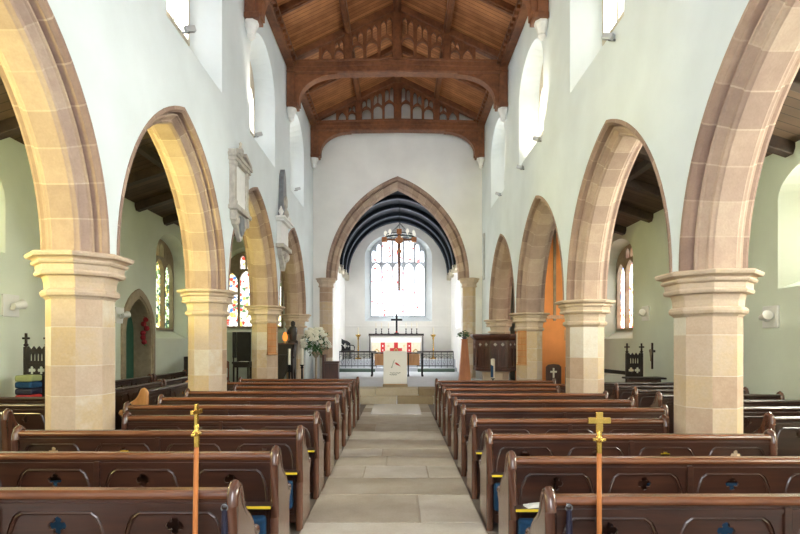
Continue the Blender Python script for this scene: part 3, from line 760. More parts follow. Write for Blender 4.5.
for o in list(COL.objects):
    if o.name.startswith('yellow_edge_strip'):
        y = o.parent.parent.location.y
        if not (ROWS[1]-.1 < y < ROWS[4]-.1): bpy.data.objects.remove(o)
KIDS.clear()
# leaflets on the right-hand ledge
b = MB(); b.box(-.05, .05, -.035, .035, 0, .012); b.box(-.02, .07, -.03, .02, .012, .02)
o = b.obj('leaflet', 'paper', None, (1.0, ROWS[1]-.085, .5225), .3); tag(o, 'white folded leaflet on the yellow-edged ledge of the second right pew', 'leaflet')
b = MB(); b.box(-.035, .035, -.03, .03, 0, .016)
o = b.obj('leaflet', 'green_door', None, (1.10, ROWS[1]-.085, .5225), -.4); tag(o, 'small green booklet beside the white leaflet, second right pew', 'leaflet')

# navy hanging straps at the aisle ends of the nearest pews
for sg, nm in ((-1, 'left'), (1, 'right')):
    t = thing('hanging_strap', 'dark blue cloth strap hanging from a ring on the nearest %s pew, by the aisle' % nm, 'strap', (sg*.96 if sg > 0 else -.885, 2.93-.075, .80), 0, 'aisle end straps')
    b = MB(); b.tube([(0, 0, 0), (.003, 0, -.15), (0, 0, -.3), (-.004, 0, -.45)], [.014, .019, .017, .012], 8); b.obj('cloth', 'navy', t, smooth=True)
    b = MB(); b.tube([(.018*math.cos(a*PI/6), 0, .012+.018*math.sin(a*PI/6)) for a in range(13)], .004, 6); b.obj('ring', 'grey_metal', t, smooth=True)
    b = MB(); b.box(-.008, .008, .0, .04, .015, .03); b.obj('hook', 'grey_metal', t)

# processional staves
def stave(x, label, spin, lean, big):
    t = thing('processional_staff', label, 'staff', (x, 2.845, 0), spin, 'brass topped staves')
    t.scale = (1, 1, .972) if big else (1, 1, 1)
    b = MB(); b.tube([(lean, 0, 0), (0, 0, 1.20)], [.015, .0125], 12); b.obj('pole', 'orange_wood', t, smooth=True)
    c = MB(); c.lathe([(.0145, 1.14), (.0145, 1.20), (.024, 1.205), (.025, 1.213), (.016, 1.225), (.012, 1.235), (.015, 1.25), (.010, 1.262)], 12); c.obj('collar', 'brass', t, smooth=True)
    c = MB(); w = .021
    if big:
        c.box(-.019, .019, -.009, .009, 1.255, 1.365); c.box(-.06, .06, -.0095, .0095, 1.30, 1.335)
        c.box(-.034, .034, -.010, .010, 1.205, 1.222)
    else:
        c.box(-.012, .012, -.008, .008, 1.255, 1.37); c.box(-.05, .05, -.0085, .0085, 1.315, 1.34); c.box(-.04, .04, -.011, .011, 1.20, 1.214)
    c.obj('cross', 'brass', t, bevel=.004)
stave(-1.03, 'wooden staff with a slim brass cross turned edgewise, at the nearest left pew', 1.40, -.03, False)
stave(1.118, 'wooden staff with a broad brass cross, standing at the nearest right pew', 0, 0, True)

# ---- aisle pews
ap = pew_proto(1.95, 'aisle_pew', DARK, 'x', group='right aisle pews', npan=3, ledge=False)
SR = [5.87, 6.75, 7.55, 8.36, 9.2, 10.0, 10.85]
for k, y in enumerate(SR):
    lab = '%s dark pew of the right aisle, %s' % (['nearest', 'second', 'third', 'fourth', 'fifth', 'sixth', 'farthest'][k], 'seen to the right of the big pillar' if k < 3 else 'seen between the two pillars')
    x = 4.1+.975+(.0 if k != 2 else .25)
    if k == 0: ap.location = (x, y, 0); ap['label'] = lab
    else: dup(ap, (x, y, 0), 0, lab, 'right aisle pews')
for k, (x, y, lab) in enumerate(((-5.45, 6.2, 'dark pew in the left aisle nearest the viewer, its curved end by the big pillar'), (-5.5, 7.05, 'second dark pew of the left aisle, left of the big pillar'), (-5.5, 7.95, 'third dark pew of the left aisle, just in front of the carved chair'))):
    dup(ap, (x, y, 0), 0, lab, 'left aisle pews')
for x, y, lab in ((-6.0, 12.0, 'dark pew turned sideways along the left wall, below the doorway'), (-6.0, 14.1, 'dark pew turned sideways along the left wall, under the stained glass window'),
                  (-4.95, 10.2, 'dark pew turned sideways in the left aisle, middle row next to the big pillar'), (-4.95, 12.25, 'dark pew turned sideways in the left aisle, middle row farther end'),
                  ):
    dup(ap, (x, y, 0), PI/2, lab, 'sideways left aisle pews')
dp = pew_proto(1.95, 'aisle_pew', ('dark_pew', 'dark_pew', 'tan_wood'), 'dark sideways pew of the left aisle with a pale unvarnished end', npan=3, ledge=False, group='sideways left aisle pews')
dp.location = (-4.25, 9.95, 0); dp.rotation_euler = (0, 0, PI/2)

# ================================================================== wall lamps, plaques, monuments
def wall_lamp(x, y, z, label, rz, power=.5, col=(1, .86, .62), beam=None):
    t = thing('wall_lamp', label, 'wall lamp', (x, y, z), rz, 'white aisle wall lamps')
    b = MB(); b.box(-.19, .19, -.04, 0, -.19, .19); b.obj('backboard', 'white_paint', t, bevel=.01)
    b = MB(); b.tube([(-.02, -.04, -.05), (-.02, -.10, -.06), (-.02, -.13, -.02)], .03, 8); b.obj('bracket', 'white_paint', t, smooth=True)
    b = MB(); b.tube([(-.08, -.13, -.01), (.0, -.14, 0), (.08, -.15, .02), (.12, -.155, .03)], [.05, .06, .075, .085], 14); b.obj('lamp_head', 'white_paint', t, smooth=True)
    l = bpy.data.lights.new('lamp_light', 'POINT'); l.energy = power; l.color = col; l.shadow_soft_size = .1
    o = bpy.data.objects.new('lamp_light', l); COL.objects.link(o); o.parent = t; o.location = (.2, -.3, .08)
    if beam:
        l = bpy.data.lights.new('lamp_beam', 'SPOT'); l.energy = beam[3]; l.color = beam[4] if len(beam) > 4 else (1, .88, .68); l.shadow_soft_size = .08; l.spot_size = 1.0; l.spot_blend = .6
        o = bpy.data.objects.new('lamp_beam', l); COL.objects.link(o); o.parent = t; o.location = (0, -.25, .05)
        d = Matrix.Rotation(-rz, 3, 'Z') @ (Vector(beam[:3])-Vector((x, y, z))); o.rotation_euler = d.to_track_quat('-Z', 'Y').to_euler()
wall_lamp(NX, 9.1, 2.32, 'white lamp on a square board high on the left wall, beside the picture edge', PI/2, beam=(-3.4, 13.2, 4.0, 500, (1, .92, .28)))
wall_lamp(NX, 12.65, 2.33, 'white lamp on a square board beside the pointed doorway', PI/2)
wall_lamp(SX, 9.15, 2.13, 'white lamp on a square board on the right wall, right of the big pillar', -PI/2)
wall_lamp(SX, 13.8, 2.44, 'white lamp on a square board on the right wall, above the small crucifix', -PI/2, beam=(5.0, 17.6, 2.9, 160))
for y in (1.9, 5.5):
    wall_lamp(NX, y, 2.3, 'white lamp board on the left wall, outside the picture %s' % ('nearer the viewer' if y < 3 else 'beside the nearest arch'), PI/2, 90, (1, .80, .34), beam=(-3.4, 5.4 if y < 3 else 9.2, 4.0, 900, (1, .92, .26)))
    wall_lamp(SX, y, 2.2, 'white lamp board on the right wall, outside the picture %s' % ('nearer the viewer' if y < 3 else 'beside the nearest arch'), -PI/2, 40)
def spot(sg, y, z, label):
    t = thing('spotlight', label, 'spotlight', (sg*WX, y, z), 0, 'clerestory spotlights')
    b = MB(); b.tube([(-sg*.0, 0, -.02), (-sg*.08, 0, -.02), (-sg*.12, 0, .03)], .014, 6); b.obj('bracket', 'grey_metal', t)
    b = MB(); b.bar((-sg*.05, -.05, .0), (-sg*.15, .05, .06), .08, .08); b.obj('lamp_body', 'silver', t, bevel=.012)
    l = bpy.data.lights.new('spot_light', 'SPOT'); l.energy = 90; l.color = (1, .88, .72); l.shadow_soft_size = .08; l.spot_size = 1.5; l.spot_blend = .8
    o = bpy.data.objects.new('spot_light', l); COL.objects.link(o); o.parent = t; o.location = (-sg*.5, 0, .2); o.rotation_euler = (PI, sg*.75, 0)
for sg, y, z, l in ((-1, 7.55, 6.1, 'spotlight on the sill of the nearest left clerestory window'), (-1, 11.25, 6.05, 'spotlight on the sill of the middle left clerestory window'), (-1, 15.6, 6.15, 'spotlight on the sill of the farthest left clerestory window'),
                    (1, 7.3, 5.85, 'spotlight at the foot of the nearest right clerestory window'), (1, 11.1, 5.9, 'small spotlight in the sill of the middle right clerestory window'), (1, 12.6, 5.8, 'spotlight on the right wall below the middle clerestory window'), (1, 15.4, 5.95, 'spotlight by the farthest right clerestory window')):
    spot(sg, y, z, l)
# memorial with pediment
t = thing('wall_monument', 'white marble wall monument with broken pediment, between the second and third left arches', 'monument', (-WX, 10.05, 0), PI/2, 'left wall monuments'); t.scale = (.82, .62, 1)
b = MB(); b.box(-.42, .42, -.10, 0, 4.22, 4.98); b.obj('inscription_panel', 'marble', t, bevel=.006)
for s in (-1, 1): b = MB(); b.box(s*.47-.07, s*.47+.07, -.17, 0, 4.22, 4.98); b.box(s*.47-.09, s*.47+.09, -.19, 0, 4.90, 4.98); b.box(s*.47-.09, s*.47+.09, -.19, 0, 4.22, 4.28); b.obj('pilaster', 'old_marble', t, bevel=.01)

b = MB(); b.box(-.60, .60, -.22, 0, 4.98, 5.05); b.box(-.64, .64, -.26, 0, 5.05, 5.11)
for s in (-1, 1): b.bar((s*.62, -.13, 5.13), (s*.16, -.13, 5.26), .24, .07)
b.lathe([(.07, 5.11), (.04, 5.16), (.09, 5.24), (.10, 5.30), (.05, 5.36), (.03, 5.40), (.05, 5.43), (.01, 5.47)], 12, (0, -.12, 0)); b.obj('pediment', 'old_marble', t, bevel=.006)
b = MB(); b.box(-.62, .62, -.24, 0, 4.10, 4.17); b.box(-.56, .56, -.2, 0, 4.17, 4.22); b.obj('shelf', 'old_marble', t, bevel=.01)
b = MB(); b.plate([(-.5, 4.10), (-.5, 3.98), (-.40, 3.86), (-.24, 3.80), (-.14, 3.68), (0, 3.58), (.14, 3.68), (.24, 3.80), (.40, 3.86), (.5, 3.98), (.5, 4.10)], [], -.13, 0, ident)
for s in (-1, 1): b.box(s*.45-.06, s*.45+.06, -.2, 0, 3.92, 4.10, .5); b.ball((s*.28, -.13, 3.94), .09, 8)
b.obj('apron', 'old_marble', t, bevel=.015)
b = MB(); b.plate([(-.15, 4.04), (-.16, 3.86), (-.09, 3.74), (0, 3.68), (.09, 3.74), (.16, 3.86), (.15, 4.04), (0, 4.07)], [], -.19, -.12, ident); b.obj('shield', 'grey_marble', t, bevel=.015)
# obelisk memorial
t = thing('wall_monument', 'wall monument with tall grey obelisk, between the third and fourth left arches', 'monument', (-WX, 13.75, 0), PI/2, 'left wall monuments')
b = MB(); b.plate([(-.30, 4.84), (.30, 4.84), (.14, 5.95), (0, 6.15), (-.14, 5.95)], [], -.12, 0, ident); b.obj('obelisk', 'grey_marble', t, bevel=.01)
b = MB(); b.plate([(-.12, 5.2), (.0, 5.12), (.12, 5.2), (.12, 5.36), (0, 5.46), (-.12, 5.36)], [], -.17, -.11, ident); b.lathe([(.05, 4.9), (.09, 4.98), (.06, 5.08), (.02, 5.14)], 10, (0, -.14, 0)); b.obj('carved_urn', 'old_marble', t, bevel=.012)
b = MB(); b.box(-.50, .50, -.2, 0, 4.72, 4.79); b.box(-.55, .55, -.24, 0, 4.79, 4.84)
for s in (-1, 1): b.lathe([(.05, 4.84), (.03, 4.88), (.07, 4.96), (.03, 5.03), (.01, 5.10)], 10, (s*.45, -.12, 0))
b.obj('cornice', 'marble', t, bevel=.008)
b = MB(); b.box(-.42, .42, -.12, 0, 4.16, 4.72); b.obj('inscription_panel', 'marble', t, bevel=.006)
b = MB(); b.box(-.52, .52, -.2, 0, 4.06, 4.16); b.plate([(-.42, 4.06), (-.36, 3.90), (-.2, 3.78), (0, 3.52), (.2, 3.78), (.36, 3.90), (.42, 4.06)], [], -.12, 0, ident); b.ball((0, -.12, 3.86), .12, 10); b.ball((-.24, -.12, 3.94), .08, 8); b.ball((.24, -.12, 3.94), .08, 8); b.obj('apron', 'old_marble', t, bevel=.012)
b = MB(); b.box(-.10, .10, -.05, 0, 3.85, 5.45); o = b.obj('memorial_slab', 'grey_marble_pale', None, (WX, 18.45, 0), -PI/2, bevel=.01) if 'grey_marble_pale' in M else None
if o: tag(o, 'narrow pale grey slab upright on the right wall near the chancel arch', 'plaque')
# hymn boards
for sg, nm in ((-1, 'left'), (1, 'right')):
    y = PY[3]; d = .305/math.sqrt(2)
    t = thing('hymn_board', 'pale wooden hymn board on the %s pillar' % nm, 'hymn board', (sg*(PC-d), y-d, 1.38 if sg < 0 else 1.12), sg*-PI/4, 'hymn boards')
    b = MB(); b.box(-.125, .125, -.025, 0, 0.03, .86); b.obj('board', 'tan_wood', t, bevel=.004)
    for k in range(6):
        b = MB(); b.box(-.125, .125, -.036, -.02, .05+k*.155, .066+k*.155); b.obj('slat', 'orange_wood', t)
    b = MB(); b.box(-.14, .14, -.07, 0, 0, .03); b.obj('shelf', 'tan_wood', t, bevel=.004)

# ================================================================== doorway in the left wall
dr = MB(); P = pointed(13.6, 1.36, .02, 1.9, 2.83); dr.plate(P, [], NX-.50, NX-.44, lambda a, b, w: (w, a, b)); struct(dr.obj('door_1', 'green_door'))
b = MB(); A = pointed(13.6, 1.42, .02, 1.9, 2.88); Bq = pointed(13.6, 1.72, .02, 1.95, 3.06); ring = A+Bq[::-1]
b.plate(ring, [], NX-.02, NX+.05, lambda a, b_, w: (w, a, b_)); b.plate(pointed(13.6, 1.4, .02, 1.9, 2.87)+pointed(13.6, 1.30, .02, 1.9, 2.80)[::-1], [], NX-.5, NX+.03, lambda a, b_, w: (w, a, b_))
struct(b.obj('trim_4', 'frame_stone', bevel=.01))
t = thing('flower_garland', 'dark red flower garland hanging in the pointed doorway', 'garland', (NX-.1, 14.2, 1.6))
b = MB(); b.tube([(0, 0, 0), (-.02, .02, .5), (0, -.05, .9), (.0, -.2, 1.08)], .03, 6); b.obj('stem', 'leaf', t)
for k in range(9):
    b = MB(); b.ball((rnd.uniform(-.05, .05), -.03-.03*max(0, k-6), .1+k*.12), .075, 7); b.obj('blossom', 'red_flower', t, smooth=True)

# ================================================================== left aisle furniture
def carved_chair(loc, rz, label, w=.46, top=1.85, dp=.46):
    t = thing('carved_chair', label, 'chair', loc, rz, 'carved high backed chairs')
    zb = top-.27
    for s in (-1, 1):
        b = MB(); b.box(s*w/2-.03, s*w/2+.03, .0, .06, 0, zb+.04); b.lathe([(.02, zb+.04), (.045, zb+.07), (.02, zb+.10)], 8, (s*w/2, .03, 0))
        b.box(s*w/2-.018, s*w/2+.018, .015, .045, zb+.08, top); b.box(s*w/2-.06, s*w/2+.06, .014, .046, zb+.165, zb+.20); b.obj('back_post', 'black_wood', t, bevel=.006)
        b = MB(); b.box(s*w/2-.025, s*w/2+.025, -dp+.01, -dp+.06, 0, .68); b.box(s*w/2-.03, s*w/2+.03, -dp-.01, .0, .66, .70); b.obj('arm', 'black_wood', t, bevel=.006)
    b = MB(); hs = [pointed(-w/2+.06+(w-.12)*(i+.5)/4, (w-.12)/4-.025, zb-.20, zb-.12, zb-.06, 3) for i in range(4)]
    hs += [quatrefoil(x, zb-.36, .07) for x in (-w*.22, w*.22)]
    b.plate([(-w/2, .5), (w/2, .5), (w/2, zb-.02)]+[(w/2-w*(i+1)/8, zb+(.05 if i % 2 == 0 else -.01)) for i in range(7)]+[(-w/2, zb-.02)], hs, .015, .045, ident); b.box(-w/2, w/2, .0, .055, zb-.27, zb-.24); b.box(-w/2, w/2, .0, .055, zb-.48, zb-.45); b.obj('carved_back', 'black_wood', t, bevel=.004)
    b = MB(); b.box(-w/2, w/2, -dp, .04, .44, .5); b.obj('seat', 'black_wood', t, bevel=.008)
    return t
carved_chair((-6.12, 9.05, 0), 0, 'dark carved chair with cross finials and a pile of cushions, left of the big pillar', .36, 1.85, .36)
for k, (m, l) in enumerate((('navy', 'dark cushion at the bottom of the pile on the left carved chair'), ('blue_cloth', 'blue cushion second from the bottom of the pile on the carved chair'), ('red_cloth', 'red cushion in the middle of the pile on the carved chair'), ('navy', 'navy cushion under the bright blue one on the carved chair'), ('blue_cloth', 'bright blue cushion just under the green one on the carved chair'), ('green_cloth', 'sage green cushion on top of the pile on the carved chair'))):
    b = MB(); b.box(-.14, .14, -.31, -.02, 0, .105); o = b.obj('cushion', m, None, (-6.12, 9.05, .505+k*.108), bevel=.03, bseg=3); tag(o, l, 'cushion', 'cushions on the carved chair')
# boards and table below the aisle's east window
t = thing('notice_board', 'dark folding display board under the stained glass at the end of the left aisle', 'board', (-5.5, 18.7, 0))
b = MB(); b.box(-.28, -.14, -.04, 0, 1.15, 2.05); b.obj('side_leaf', 'picture', t, bevel=.006); b = MB(); b.box(-.12, .36, -.05, 0, 1.0, 2.05); b.obj('main_leaf', 'picture', t, bevel=.006)
b = MB(); b.box(-.28, .36, -.02, .02, 0, .06)
for x in (-.25, .33): b.box(x-.02, x+.02, -.02, .02, 0, 1.2)
b.obj('stand', 'black_wood', t)
t = thing('side_table', 'small black table with white paper on it, end of the left aisle', 'table', (-5.05, 17.4, 0))
b = MB(); b.box(-.28, .28, -.25, .25, 1.0, 1.06); b.box(-.25, .25, -.22, .22, .88, 1.0); b.obj('table_top', 'black_wood', t, bevel=.008)
for x in (-.23, .23):
    for y in (-.2, .2): b = MB(); b.box(x-.025, x+.025, y-.025, y+.025, 0, .9); b.obj('leg', 'black_wood', t)
b = MB(); b.box(-.13, .13, -.1, .1, 0, .01); o = b.obj('paper_sheet', 'paper', None, (-5.0, 17.35, 1.061)); tag(o, 'sheet of white paper lying on the small black table', 'paper')
t = thing('wooden_chair', 'plain brown wooden chair beside the small black table', 'chair', (-5.62, 17.2, 0), .4)
b = MB(); b.box(-.2, .2, -.2, .2, .43, .46); b.obj('seat', 'pew_rail', t, bevel=.006)
b = MB(); b.plate([(-.2, .46), (.2, .46), (.2, 1.05), (.1, 1.12), (-.1, 1.12), (-.2, 1.05)], [[(-.15, .55), (.15, .55), (.15, .85), (-.15, .85)]], .17, .2, ident); b.obj('backrest', 'pew_rail', t, bevel=.006)
for x in (-.18, .18):
    for y in (-.18, .18): b = MB(); b.box(x-.02, x+.02, y-.02, y+.02, 0, .43); b.obj('leg', 'pew_rail', t)
t = thing('cabinet', 'black wooden cupboard against the left wall, just left of the second pillar', 'cabinet', (-5.85, 15.6, 0))
b = MB(); b.box(-.3, .3, -.25, .25, 0, 1.28); b.obj('body', 'black_wood', t, bevel=.01); b = MB(); b.box(-.26, .26, -.27, -.25, .1, 1.2); b.obj('door', 'black_wood', t, bevel=.006)

# desk, carving, lamp, candles and flowers by the left end of the chancel arch
t = thing('reading_desk', 'black wooden desk with curved bracket sides under the last left arch', 'desk', (-3.60, 16.75, 0))
for x in (-.36, .34):
    b = MB(); b.plate([(-.3, 0), (-.3, .15), (-.22, .5), (-.3, 1.1), (-.2, 1.42), (-.05, 1.62), (.3, 1.62), (.3, 0), (.2, 0), (.18, .6), (.05, .9), (-.08, .7), (-.12, .3), (-.12, 0)], [], x-.03, x+.03, side); b.obj('side_panel', 'black_wood', t, bevel=.008)
b = MB(); b.box(-.42, .42, -.26, .34, 1.62, 1.67); b.obj('desk_top', 'dark_wood', t, bevel=.01)
b = MB(); b.box(-.34, .32, -.02, .02, .75, 1.62); b.box(-.34, .32, -.22, .2, 1.1, 1.3); b.obj('front_panel', 'black_wood', t, bevel=.006)
b = MB(); b.bar((.3, -.2, 1.3), (-.2, -.22, .3), .08, .25); b.obj('curved_brace', 'black_wood', t, bevel=.01)
t = thing('glowing_lamp', 'amber lamp glowing on top of the black desk', 'lamp', (-3.5, 16.62, 1.67))
b = MB(); b.lathe([(.06, 0), (.06, .02), (.02, .03), (.02, .06)], 12); b.obj('lamp_base', 'brass', t); b = MB(); b.lathe([(.03, .06), (.07, .10), (.08, .2), (.05, .30), (.03, .34)], 12); b.obj('glass_shade', 'amber', t, smooth=True)
t = thing('carved_figure', 'dark carved wooden figure standing at the right end of the black desk', 'carving', (-3.30, 16.85, 1.67))
b = MB(); b.lathe([(.16, 0), (.16, .06), (.11, .10), (.12, .25), (.14, .40), (.11, .50), (.06, .53), (.075, .60), (.07, .66), (.02, .70)], 10); b.obj('body', 'black_wood', t, smooth=True); b = MB(); b.tube([(-.13, 0, .42), (-.17, -.06, .3), (-.06, -.13, .3)], .035, 6); b.obj('arm', 'black_wood', t, smooth=True)
for x, y, l in ((-3.24, 16.0, 'left of two white candles on black stands under the last left arch'), (-2.86, 16.0, 'right of two white candles on black stands, beside the flowers')):
    t = thing('candle_stand', l, 'candle', (x, y, .4 if abs(x) < 3 else 0), 0, 'white candles on black stands'); z0 = .62 if abs(x) < 3 else 1.02
    b = MB(); b.lathe([(.13, 0), (.12, .03), (.03, .06), (.025, z0-.12), (.05, z0-.08), (.03, z0-.05), (.07, z0-.01), (.07, z0)], 12); b.obj('stand', 'iron', t, smooth=True)
    b = MB(); b.lathe([(.042, z0), (.042, z0+.47), (.02, z0+.48)], 12); b.obj('candle', 'wax', t, smooth=True)
t = thing('flower_arrangement', 'tall white flower arrangement on a pale stand left of the chancel arch', 'flowers', (-2.59, 16.95, .405)); t.scale = (1.15, 1.1, 1.0)
b = MB(); b.lathe([(.16, 0), (.14, .04), (.03, .08), (.025, .78), (.05, .82), (.10, .90), (.12, .98), (.10, 1.0)], 14); b.obj('stand', 'frame_stone', t, smooth=True)
b = MB(); rr = random.Random(5)
for k in range(320):
    a = rr.uniform(0, 2*PI); e = rr.uniform(-1.3, 1.4); r = rr.uniform(.2, .42)
    c = Vector((r*math.cos(a)*math.cos(e), r*math.sin(a)*math.cos(e)*.8, 1.28+r*math.sin(e)*1.05)); d = Vector((rr.uniform(-1, 1), rr.uniform(-1, 1), rr.uniform(-1, .4))).normalized(); s = d.cross(Vector((.3, .2, 1))).normalized()
    l = rr.uniform(.10, .18); b.add([c-d*l/2, c+s*l*.2, c+d*l/2, c-s*l*.2, c+Vector((0, -.012, .01))], [(0, 1, 4), (1, 2, 4), (2, 3, 4), (3, 0, 4)])
for k in range(14):
    a = rr.uniform(0, 2*PI); b.tube([(0, 0, .95), (.1*math.cos(a), .1*math.sin(a), 1.15), (.3*math.cos(a), .26*math.sin(a), 1.2+rr.uniform(-.1, .4))], .006, 4)
b.obj('foliage', 'leaf', t, weld=False)
for k in range(58):
    a = rr.uniform(0, 2*PI); e = rr.uniform(-.45, 1.35); r = rr.uniform(.24, .44); q = MB(); c = (r*math.cos(a)*math.cos(e), r*math.sin(a)*math.cos(e)*.85-.04, 1.30+r*math.sin(e)*1.05)
    for j in range(6):
        aa = j*PI/3; q.ball((c[0]+.034*math.cos(aa), c[1]-.02, c[2]+.034*math.sin(aa)), .034, 6, .8)
    q.ball((c[0], c[1]-.03, c[2]), .026, 6); q.obj('blossom', 'petal', t, smooth=True)
t = thing('clergy_desk', 'low dark brown desk behind the flower stand, at the foot of the chancel arch', 'desk', (-2.35, 18.6, .405))
b = MB(); b.box(-.22, .30, -.22, .22, 0, .56); b.obj('body', 'dark_wood', t, bevel=.01); b = MB(); b.bar((-.25, 0, .60), (.33, 0, .60), .5, .05); b.box(-.25, -.17, -.24, .24, 0, .86); b.obj('sloping_top', 'dark_wood', t, bevel=.01)

# ================================================================== right end: pulpit, pedestal, candle
t = thing('pulpit', 'dark carved wooden pulpit with pierced tracery, on a stone foot under the last right arch', 'pulpit', (3.0, 16.35, 0))
def hexr(r): return [(r*math.cos(PI/8+PI/4*q), r*math.sin(PI/8+PI/4*q)) for q in range(8)]
b = MB(); b.lathe([(.46, 0), (.46, .34), (.40, .40), (.42, .78), (.55, .82)], 8, rot=PI/8); b.obj('stone_foot', 'stone', t, bevel=.01)['label'] = 'pale stone foot'
b = MB(); b.lathe([(.60, .82), (.70, .84), (.70, .90), (.66, .93), (.66, 1.74), (.70, 1.78), (.78, 1.84), (.80, 1.90), (.78, 1.94)], 8, rot=PI/8); b.obj('body', 'dark_wood', t, bevel=.01)
for q in range(8):
    a = PI/4*q
    if math.sin(a) > .3: continue
    ap_ = .66*math.cos(PI/8); cx, cy = ap_*math.cos(a), ap_*math.sin(a); nx, ny = math.cos(a), math.sin(a); tx, ty = -ny, nx
    fn = lambda u, z, w: (cx+tx*u+nx*w, cy+ty*u+ny*w, z)
    hs = [pointed(-.11, .19, .98, 1.44, 1.53, 4), pointed(.11, .19, .98, 1.44, 1.53, 4), quatrefoil(-.11, 1.625, .06), quatrefoil(.11, 1.625, .06)]
    b = MB(); b.plate([(-.235, .93), (.235, .93), (.235, 1.74), (-.235, 1.74)], hs, -.005, .03, fn); b.obj('tracery_panel', 'dark_wood', t, bevel=.004)
    b = MB()
    for u in (-.11, .11):
        b.plate(quatrefoil(u, 1.625, .05), [], .002, .012, fn)
    b.obj('ornament', 'old_marble', t)['label'] = 'pale carved ornament'
    va = a+PI/8; b = MB(); b.lathe([(.03, .93), (.03, 1.74)], 8, (.67*math.cos(va), .67*math.sin(va), 0)); b.obj('corner_shaft', 'dark_wood', t)
t = thing('pedestal', 'slim tapering orange wood pedestal right of the chancel arch', 'pedestal', (2.2, 17.5, .405))
b = MB(); b.box(-.20, .20, -.18, .18, 0, .04); b.box(-.19, .19, -.17, .17, .04, 1.36, top=(.10, .09)); b.obj('body', 'orange_wood', t, bevel=.008)
b = MB(); b.box(-.11, .11, -.10, .10, 1.36, 1.39); b.obj('top', 'orange_wood', t, bevel=.006)
t = thing('potted_plant', 'small leafy green plant in a bowl on the orange wood pedestal', 'plant', (2.2, 17.5, 1.796))
b = MB(); b.lathe([(.05, 0), (.08, .03), (.09, .07), (.08, .075)], 12); b.obj('bowl', 'grey_metal', t, smooth=True)
b = MB()
for k in range(130):
    a = rr.uniform(0, 2*PI); r = rr.uniform(.03, .25); c = Vector((r*math.cos(a), r*math.sin(a), .07+rr.uniform(0, .2)*(1.2-r*3))); d = Vector((math.cos(a), math.sin(a), rr.uniform(-.4, .6))).normalized(); s = d.cross(Vector((0, 0, 1))).normalized(); l = rr.uniform(.07, .11)
    b.add([c-d*l/2, c+s*l*.3, c+d*l/2, c-s*l*.3, c+Vector((0, 0, .015))], [(0, 1, 4), (1, 2, 4), (2, 3, 4), (3, 0, 4)])
b.obj('foliage', 'leaf', t, weld=False)
t = thing('paschal_candle', 'cream candle with a blue band on a slim stand in front of the pulpit', 'candle', (2.55, 14.2, 0))
b = MB(); b.lathe([(.12, 0), (.11, .03), (.02, .06), (.02, .70), (.05, .72), (.05, .74)], 12); b.obj('stand', 'iron', t, smooth=True); b = MB(); b.lathe([(.055, .74), (.055, 1.24), (.03, 1.26)], 14); b.obj('candle', 'wax', t, smooth=True)
b = MB(); b.plate([(-.07, .76), (.0, .76), (.0, 1.06), (-.07, 1.1)], [], -.075, -.06, ident); b.obj('blue_label', 'blue_cloth', t)['label'] = 'blue band on the candle'

# orange hanging at the end of the right aisle, two chairs before it
t = thing('orange_screen', 'tall plain orange screen closing the end of the right aisle', 'screen', (5.2, 17.6, 0))
b = MB(); b.box(-1.3, 1.2, 0, .06, 0, 5.4); b.obj('panel', 'orange', t)
b = MB(); b.box(-.06, .02, -.05, 0, 2.4, 5.3); b.obj('upright_batten', 'frame_stone', t); 
b = MB(); A = [(-1.2+2.4*i/14, 2.25+.22*math.sin(PI*i/14)) for i in range(15)]; b.plate(A+[(x, z+.11) for x, z in A[::-1]], [], -.09, 0, ident); b.obj('curved_rail', 'tan_wood', t)
b = MB(); b.box(.30, .42, -.03, 0, 1.75, 2.1); b.obj('small_plaque', 'tan_wood', t)
def cross_chair(loc, label, rz=0):
    t = thing('church_chair', label, 'chair', loc, rz, 'chairs with pierced crosses')
    hole = [(-.025, .72), (.025, .72), (.025, .86), (.09, .86), (.09, .91), (.025, .91), (.025, .99), (-.025, .99), (-.025, .91), (-.09, .91), (-.09, .86), (-.025, .86)]
    b = MB(); b.plate([(-.21, .5), (.21, .5), (.21, 1.02), (.15, 1.08), (0, 1.10), (-.15, 1.08), (-.21, 1.02)], [hole], -.015, .015, ident); b.obj('backrest', 'dark_wood', t, bevel=.005)
    b = MB(); b.plate(hole, [], -.008, .008, ident); b.obj('cross_inlay', 'wax', t)['label'] = 'pale cross in the chair back'
    b = MB(); b.box(-.21, .21, .0, .42, .43, .47); b.obj('seat', 'dark_wood', t, bevel=.006)
    for x in (-.19, .19):
        for y in (.0, .39): b = MB(); b.box(x-.02, x+.02, y-.02, y+.02, 0, .5 if y < .1 else .43); b.obj('leg', 'dark_wood', t)
cross_chair((4.28, 14.6, 0), 'dark chair with a pale cross in its back, left one before the orange screen'); cross_chair((4.72, 14.3, 0), 'dark cross-backed chair, right of the pair before the orange screen, next to the pillar', -.15)
# right aisle: carved chair, desk, rail, crucifix
carved_chair((5.55, 12.5, 0), PI, 'dark carved chair with cross finials under the right aisle window', .34, 1.67)
t = thing('prayer_desk', 'dark low desk top around the foot of the carved chair, right aisle', 'desk', (5.5, 11.85, 0))
b = MB(); b.box(-.42, .40, -.2, .2, .88, .92); b.obj('desk_top', 'black_wood', t, bevel=.008); b = MB(); b.box(-.34, .32, -.12, .12, 0, .88); b.obj('body', 'dark_wood', t, bevel=.008)
t = thing('white_box', 'low white boxed-in bench with a dark rail, below the right aisle window', 'bench', (5.8, 14.6, 0))
b = MB(); b.box(-.75, .62, -.2, .2, 0, .82); b.obj('body', 'white_paint', t, bevel=.01); b = MB(); b.bar((-.75, -.22, .98), (.62, -.22, .84), .06, .1); b.obj('rail', 'black_wood', t)
t = thing('crucifix', 'small dark crucifix on the right wall below the square lamp board', 'crucifix', (SX, 13.45, 1.02), -PI/2)
